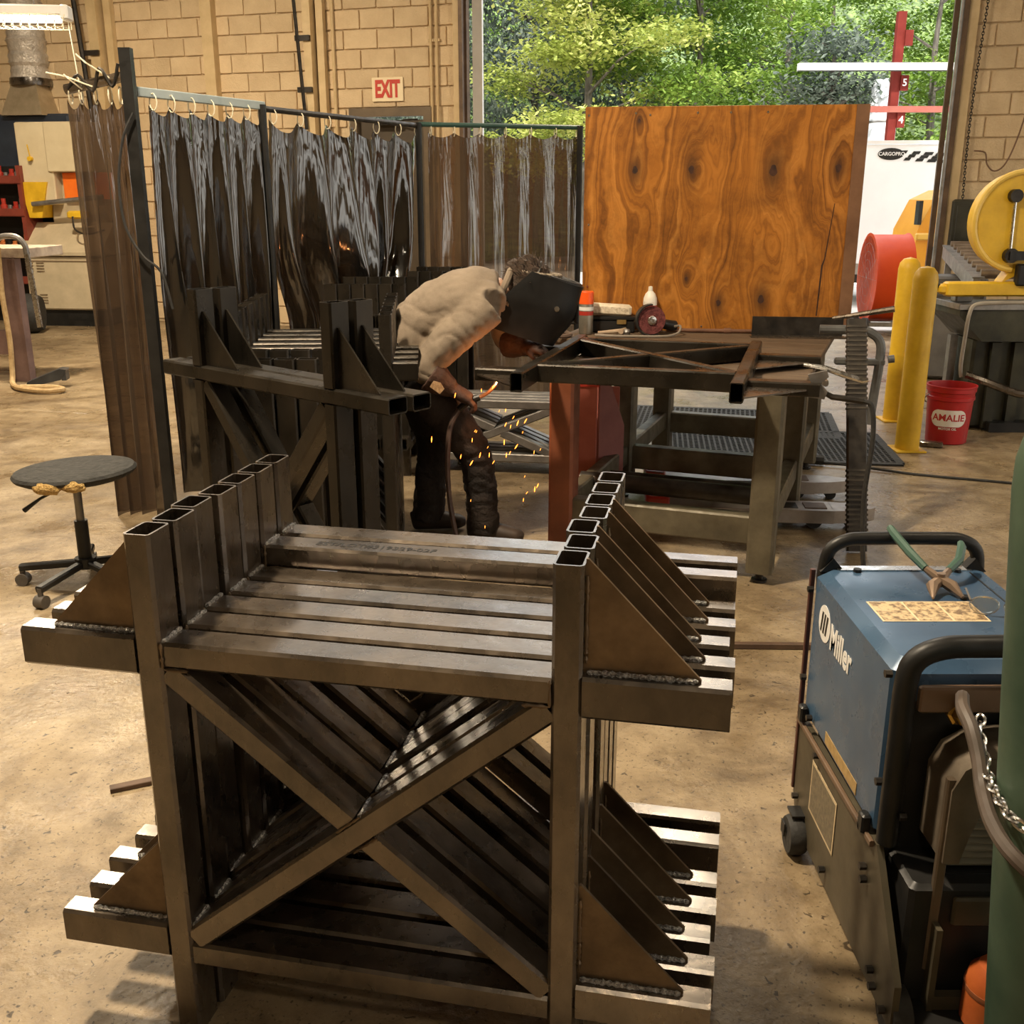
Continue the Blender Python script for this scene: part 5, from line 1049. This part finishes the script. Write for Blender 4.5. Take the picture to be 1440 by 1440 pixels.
shF, elF, wrF, haF = (-.05, 5.13, 1.17), (-.03, 5.17, .97), (.05, 5.08, .945), (.11, 5.03, .94)
pel, wai, che, sho, nek, hea = (-.465, 4.965, .86), (-.415, 4.965, 1.02), (-.255, 4.96, 1.15), (-.085, 4.955, 1.205), (-.01, 4.955, 1.215), (.075, 4.955, 1.225)
def limb(mb, pts, rs, n=12):
    P = [vec(p) for p in pts]; out = []; ro = []
    for i in range(len(P) - 1):
        for k in range(6): t = k / 6; out.append(P[i].lerp(P[i + 1], t)); ro.append(rs[i] * (1 - t) + rs[i + 1] * t)
    out.append(P[-1]); ro.append(rs[-1])
    for _ in range(2): out = [out[0]] + [(out[i - 1] + out[i] * 2 + out[i + 1]) / 4 for i in range(1, len(out) - 1)] + [out[-1]]
    return mb.sweep([q - PO for q in out], ro, n)
# continuous body under the clothes
b = MB()
esweep(b, [rel(p) for p in (pel, wai, che, sho, nek)], [.15, .145, .16, .16, .05], [.11, .10, .115, .095, .05])
for s_ in ((hipN, kneeN, ankN), (hipF, kneeF, ankF)): limb(b, s_, [.075, .05, .035])
for s_ in ((shN, elN, wrN), (shF, elF, wrF)): limb(b, s_, [.05, .038, .028])
b.add(*(lambda q: (q.v, q.f))(blob(rel(hea), (.095, .078, .11), 2)))
limb(b, (nek, hea), [.05, .05])
skinm = M('skin', (.42, .24, .16), (.52, .32, .22), 10, .5)
obj('body', skin(b, .014, 5), skinm, pn)
# face on the head: nose, eyes and ear under the mask
u_ = Vector((.31, 0, .95)); f_ = Vector((.95, 0, -.31)); hc = Vector(rel(hea))
obj('nose', MB().add(*(lambda q: (q.v, q.f))(blob(tuple(hc + f_ * .098 - u_ * .012), (.018, .012, .018), 3, 6))), skinm, pn)
for y in (-.032, .032): obj('eye', MB().add(*(lambda q: (q.v, q.f))(blob(tuple(hc + f_ * .083 + u_ * .015 + Vector((0, y, 0))), (.012, .012, .010), 0, 6))), white, pn)
obj('mouth', MB().sweep([tuple(hc + f_ * .090 - u_ * .05 + Vector((0, y, 0))) for y in (-.022, 0, .022)], .005, 6), M('lips', (.4, .14, .11), None, 5, .5), pn)
for y in (-.080, .080): obj('ear', MB().add(*(lambda q: (q.v, q.f))(blob(tuple(hc + Vector((-.005, y, 0))), (.02, .01, .03), 4, 6))), skinm, pn)

def folds(fr, amp, dirv, sd=0):
    dv = vec(dirv).normalized()
    def f(co):
        p = Vector(co); a = p.dot(dv); w = noise.noise(p * 6 + Vector((sd, 0, 0))) * .10
        return amp * (.35 - 1.1 * math.exp(-abs(noise.noise(Vector(((a + w) * fr, p.y * 3.5 + sd, (p.x - p.z) * 2.2)))) * 9) - .5 * math.exp(-abs(noise.noise(Vector(((a - w) * fr * 1.9, p.y * 7 + sd, (p.x - p.z) * 4)))) * 9) + .15 * noise.noise(p * 26))
    return f
shirtm = M('grey_work_shirt', (.165, .125, .088), (.27, .21, .15), 7, .8, .9, 0, .08, bscale=120)
b = MB()
esweep(b, [rel(p) for p in ((-.50, 4.965, .90), (-.475, 4.965, .96), (-.43, 4.965, 1.05), (-.34, 4.962, 1.125), (-.23, 4.96, 1.175), (-.12, 4.957, 1.215), (-.05, 4.955, 1.235))], [.195, .19, .185, .20, .21, .195, .13], [.155, .15, .15, .15, .145, .125, .085], n=22)
limb(b, (shN, (-.29, 4.735, 1.01), elN, (-.335, 4.715, .845)), [.092, .083, .074, .064], 14)
limb(b, ((-.12, 4.84, 1.19), shN), [.10, .092], 14)
limb(b, (shF, elF, (.0, 5.13, .96)), [.09, .072, .06], 14)
sh_me = skin(b, .011, 5, folds(13, .0085, (.7, .25, .72), 3), 'shirt')
obj('shirt', sh_me, shirtm, pn)
cb = MB()
cp_ = [(.02 + -.055 + .03 * math.cos(a), 4.955 + .10 * math.sin(a), 1.245 + .07 * math.cos(a)) for a in [2 * PI * k / 18 for k in range(18)]]
obj('collar', MB().sweep([rel(p) for p in cp_], .017, 8, True), shirtm, pn)
trm = M('dark_trousers', (.008, .006, .005), (.030, .019, .013), 6, .75, .85, 0, .3, bscale=70)
b = MB()
esweep(b, [rel(p) for p in ((-.47, 4.965, .95), (-.47, 4.965, .86), (-.45, 4.965, .78))], [.165, .175, .16], [.13, .135, .12])
limb(b, (hipN, (-.31, 4.862, .64), kneeN, (-.15, 4.87, .28), (-.14, 4.88, .06)), [.115, .105, .086, .080, .082], 16)
limb(b, (hipF, (-.43, 5.065, .64), kneeF, (-.41, 5.075, .28), (-.43, 5.08, .06)), [.115, .102, .086, .080, .082], 16)
obj('trousers', skin(b, .012, 5, folds(22, .010, (.1, .1, 1), 9), 'trousers'), trm, pn)
bootm = M('boot_leather', (.02, .014, .010), (.06, .04, .028), 9, .55)
for (x, y, z), yaw in ((ankN, -.1), (ankF, .12)):
    b = MB(); R = Matrix.Rotation(yaw, 3, 'Z'); c0 = Vector((x, y, 0)) - PO
    esweep(b, [c0 + R @ Vector(q) for q in ((-.085, 0, .055), (-.06, 0, .06), (.02, 0, .062), (.10, 0, .05), (.165, 0, .042), (.195, 0, .038))], [.03, .042, .045, .050, .045, .02], [.045, .055, .058, .045, .036, .02])
    b.sweep([c0 + Vector((-.01, 0, .05)), c0 + Vector((-.005, 0, .16))], .05, 12)
    obj('boot', skin(b, .010, 4), bootm, pn)
# gloves: palm, four unequal bent fingers, thumb, long gauntlet
glm = M('glove_leather', (.022, .010, .007), (.075, .034, .020), 9, .65, .8, 0, .3, bscale=60)
def glove(wr, ha, dirv, up, side, curl=1.0, cuff_from=None):
    b = MB(); w = Vector(rel(wr)); h = Vector(rel(ha)); d = vec(dirv).normalized(); u = vec(up); u = (u - d * u.dot(d)).normalized(); s_ = d.cross(u) * side
    esweep(b, [w, w.lerp(h, .5), h, h + d * .03], [.042, .048, .050, .042], [.036, .032, .030, .024], side=s_)
    for k, (off, L_) in enumerate(((-.033, .074), (-.011, .084), (.011, .079), (.033, .064))):
        p0 = h + d * .022 + s_ * off; a = d; pts = [p0 - d * .02, p0]; ang = 0
        for j in range(3):
            ang += curl * (.42 + .22 * j); a = d * math.cos(ang) - u * math.sin(ang); pts.append(pts[-1] + a * L_ * (.44, .32, .26)[j])
        b.sweep(pts, [.0125, .0135, .0125, .0115, .0095], 8)
    tp = w.lerp(h, .55) + s_ * -.038
    b.sweep([tp, tp + s_ * -.02 + d * .022 - u * .01, tp + s_ * -.018 + d * .045 - u * .03, tp + s_ * -.004 + d * .058 - u * .045], [.014, .0135, .0115, .009], 8)
    if cuff_from is not None: c = Vector(rel(cuff_from)); b.sweep([c, c.lerp(w, .5), w, w.lerp(h, .35)], [.080, .072, .055, .044], 16)
    return skin(b, .0055, 3)
gN = obj('glove', glove(wrN, haN, (.80, .02, -.42), (.45, -.2, .85), 1, 1.0, (-.375, 4.715, .865)), glm, pn)
obj('glove_patch', MB().prism([(-.028, -.022), (.028, -.022), (.03, .012), (.0, .026), (-.03, .012)], Vector(rel((-.335, 4.636, .822))), (.80, 0, -.60), (.55, -.12, .75), .003), M('patch_tan', (.42, .24, .12), (.6, .38, .2), 60, .7, lo=.45, hi=.55), gN)
obj('glove', glove(wrF, haF, (.85, -.35, -.15), (.1, -.1, .98), -1, .8, (-.01, 5.14, .955)), glm, pn)
# helmet: deep curved mask, pivot knob, headband
hm_ = M('helmet_black', (.006, .006, .006), (.016, .015, .014), 7, .35, .5, 0, .03, spec=.3)
hv = []; hf = []; hcw = Vector((.085, 4.955, 1.165)) - PO; nsec = 22; lev = 12
for j in range(lev):
    v = j / (lev - 1); up = -.155 + .300 * v
    wid = .128 - .022 * abs(v - .55); front = .185 + .045 * v - .015 * math.cos(v * PI * 2); back = -.115 + .075 * max(0, v - .55) / .45 - .02 * (1 - v)
    for i in range(nsec):
        a = -1 + 2 * i / (nsec - 1)
        sgn = 1 if a > 0 else -1; t = abs(a)
        if t > .45: k_ = (t - .45) / .55; x = front * .35 + (back - front * .35) * k_; y = sgn * wid * (1 + .04 * math.sin(k_ * PI))
        else: th = t / .45 * PI / 2; x = front * .35 + front * .65 * math.cos(th) ** .7; y = sgn * wid * math.sin(th) ** .8
        hv.append(hcw + f_ * x + Vector((0, y, 0)) + u_ * up)
n0 = len(hv)
for j in range(lev):
    for i in range(nsec):
        p = hv[j * nsec + i]; cxy = hcw + u_ * (-.155 + .3 * j / (lev - 1)); q = p - cxy; hv.append(cxy + q * .965)
for j in range(lev - 1):
    for i in range(nsec - 1):
        a = j * nsec + i; hf.append((a, a + 1, a + nsec + 1, a + nsec)); hf.append((n0 + a, n0 + a + nsec, n0 + a + nsec + 1, n0 + a + 1))
for i in range(nsec - 1):
    a = (lev - 1) * nsec + i; hf.append((a, a + 1, n0 + a + 1, n0 + a)); hf.append((i, n0 + i, n0 + i + 1, i + 1))
for j in range(lev - 1):
    a = j * nsec; hf.append((a, a + nsec, n0 + a + nsec, n0 + a)); a += nsec - 1; hf.append((a, n0 + a, n0 + a + nsec, a + nsec))
hel = obj('helmet', MB().add(hv, hf), hm_, pn, ang=50)
obj('helmet_crown', MB().sweep([hcw + f_ * (.05 + .15 * math.cos(a)) + Vector((0, .112 * math.sin(a), 0)) + u_ * .145 for a in [-PI / 2 + PI * k / 14 for k in range(15)]], .010, 8), hm_, hel)
obj('lens_window', MB().cbox(hcw + f_ * .222 + u_ * .02, (.02, .12, .09), .006), black, hel)
obj('pivot_knob', MB().cyl(hcw + f_ * .12 + u_ * .02 + Vector((0, -.120, 0)), hcw + f_ * .12 + u_ * .02 + Vector((0, -.134, 0)), .012, n=14), chrome, hel)
obj('headband', MB().sweep([hc + u_ * (.085 + .02 * math.cos(a)) + f_ * (.02 + .105 * math.cos(a)) + Vector((0, .088 * math.sin(a), 0)) for a in [2 * PI * k / 22 for k in range(22)]], .010, 6, True), M('headband_tan', (.10, .075, .05), (.30, .24, .17), 50, .6, lo=.45, hi=.55), hel)
obj('top_strap', MB().sweep([hc + f_ * (.02) + Vector((0, .09 * math.sin(a), 0)) + u_ * (.02 + .115 * math.cos(a)) for a in [-1.4 + 2.8 * k / 12 for k in range(13)]], .007, 6), steel_dk, hel)
# hair: tousled brown mass plus strands
hairm = M('brown_hair', (.018, .010, .006), (.085, .048, .026), 30, .45, .6, 0, .6, (1, 1, 6))
hb_ = blob(tuple(hc + u_ * .03 - f_ * .015), (.108, .092, .112), 11, 16)
for i, v in enumerate(hb_.v): p = Vector(v); hb_.v[i] = tuple(p + (p - hc).normalized() * .016 * noise.noise(p * 38))
hair = obj('hair', hb_, hairm, pn)
sd = MB()
for k in range(260):
    a = random.uniform(0, 2 * PI); e_ = random.uniform(.1, 1.3); d = (u_ * math.sin(e_) + (-f_ * math.cos(a) * .9 + Vector((0, 1, 0)) * math.sin(a)) * math.cos(e_)).normalized()
    p = hc + u_ * .03 + d * .098; t_ = (d * .35 - f_ * .8 + Vector((random.gauss(0, .5), random.gauss(0, .5), random.gauss(0, .5)))).normalized()
    sd.sweep([p, p + t_ * .025 + d * .006, p + t_ * .05 + d * random.uniform(-.006, .014)], [.0025, .002, .0006], 3)
o = obj('strands', sd, hairm, hair); o['kind'] = 'stuff'
obj('hair_knot', blob(tuple(hc - f_ * .085 + u_ * .075), (.045, .045, .04), 17, 10), hairm, hair)

# torch in the near hand, hose to the floor
tg = thing('welding_torch', 'welding torch held in the gloved hand with its hose hanging to the floor', 'torch', haN, 0)
def tr_(p): return tuple(vec(p) - vec(haN))
obj('handle', MB().sweep(smooth_pts([tr_((-.245, 4.735, .70)), tr_((-.20, 4.735, .735)), tr_((-.15, 4.74, .755))], 4), .016, 10), black, tg)
obj('neck', MB().sweep(smooth_pts([tr_((-.15, 4.74, .755)), tr_((-.11, 4.75, .775)), tr_((-.075, 4.77, .81))], 4), .009, 8), M('copper', (.42, .20, .10), (.55, .28, .15), 8, .3, .4, .9), tg)
obj('nozzle', MB().cyl(tr_((-.078, 4.768, .806)), tr_((-.06, 4.78, .845)), .012, .010, 12), chrome, tg)
obj('hose', MB().sweep(smooth_pts([tr_(q) for q in ((-.245, 4.735, .70), (-.285, 4.72, .62), (-.30, 4.70, .48), (-.295, 4.69, .30), (-.265, 4.66, .12), (-.22, 4.60, .016), (-.10, 4.45, .016), (.05, 4.35, .016))], 6), .0125, 8), M('torch_hose', (.05, .028, .020), (.10, .06, .045), 12, .5), tg)

# sparks
spm = emit('spark_glow', (1.0, .24, .03), 6)
smesh = MB().sweep([(0, 0, -.011), (0, 0, 0), (0, 0, .011)], [.0008, .0022, .0008], 6).mesh('spark'); smesh.materials.append(spm)
def px(x, y, Y):
    c_, s_ = math.cos(.2966), math.sin(.2966); uu = (x - 720) / 1462; vv = -(y - 720) / 1462
    r = Vector((uu, c_ + vv * s_, -s_ + vv * c_)); return Vector((0, 0, 1.65)) + r * (Y / r.y)
SPK = [(693, 545), (677, 549), (702, 578), (663, 573), (670, 607), (607, 618), (664, 619), (686, 629), (688, 640), (675, 640), (663, 651), (694, 650), (668, 606), (711, 577), (722, 587), (739, 592), (735, 608), (711, 597), (726, 628), (709, 622), (712, 640), (751, 636), (760, 632), (717, 637), (738, 670), (756, 683), (752, 688), (736, 703), (777, 674), (741, 693), (648, 642), (682, 741), (662, 704), (718, 600), (728, 595), (640, 556)]
for i, (x, y) in enumerate(SPK):
    o = bpy.data.objects.new('spark', smesh); C.objects.link(o); o.location = px(x, y, 4.60 + .035 * (i % 5)); o.rotation_euler = (random.uniform(-.3, .3), random.uniform(0, .6), 0)
    k = random.uniform(.5, 1.25); o.scale = (k, k, k)
    tag(o, 'tiny glowing orange welding spark falling below the torch', 'spark', 'welding sparks')
al = bpy.data.lights.new('arc_glow', 'POINT'); al.energy = 2.2; al.color = (1, .35, .10); al.shadow_soft_size = .02
ao = bpy.data.objects.new('arc_glow', al); C.objects.link(ao); ao.location = (-.05, 4.72, .84)
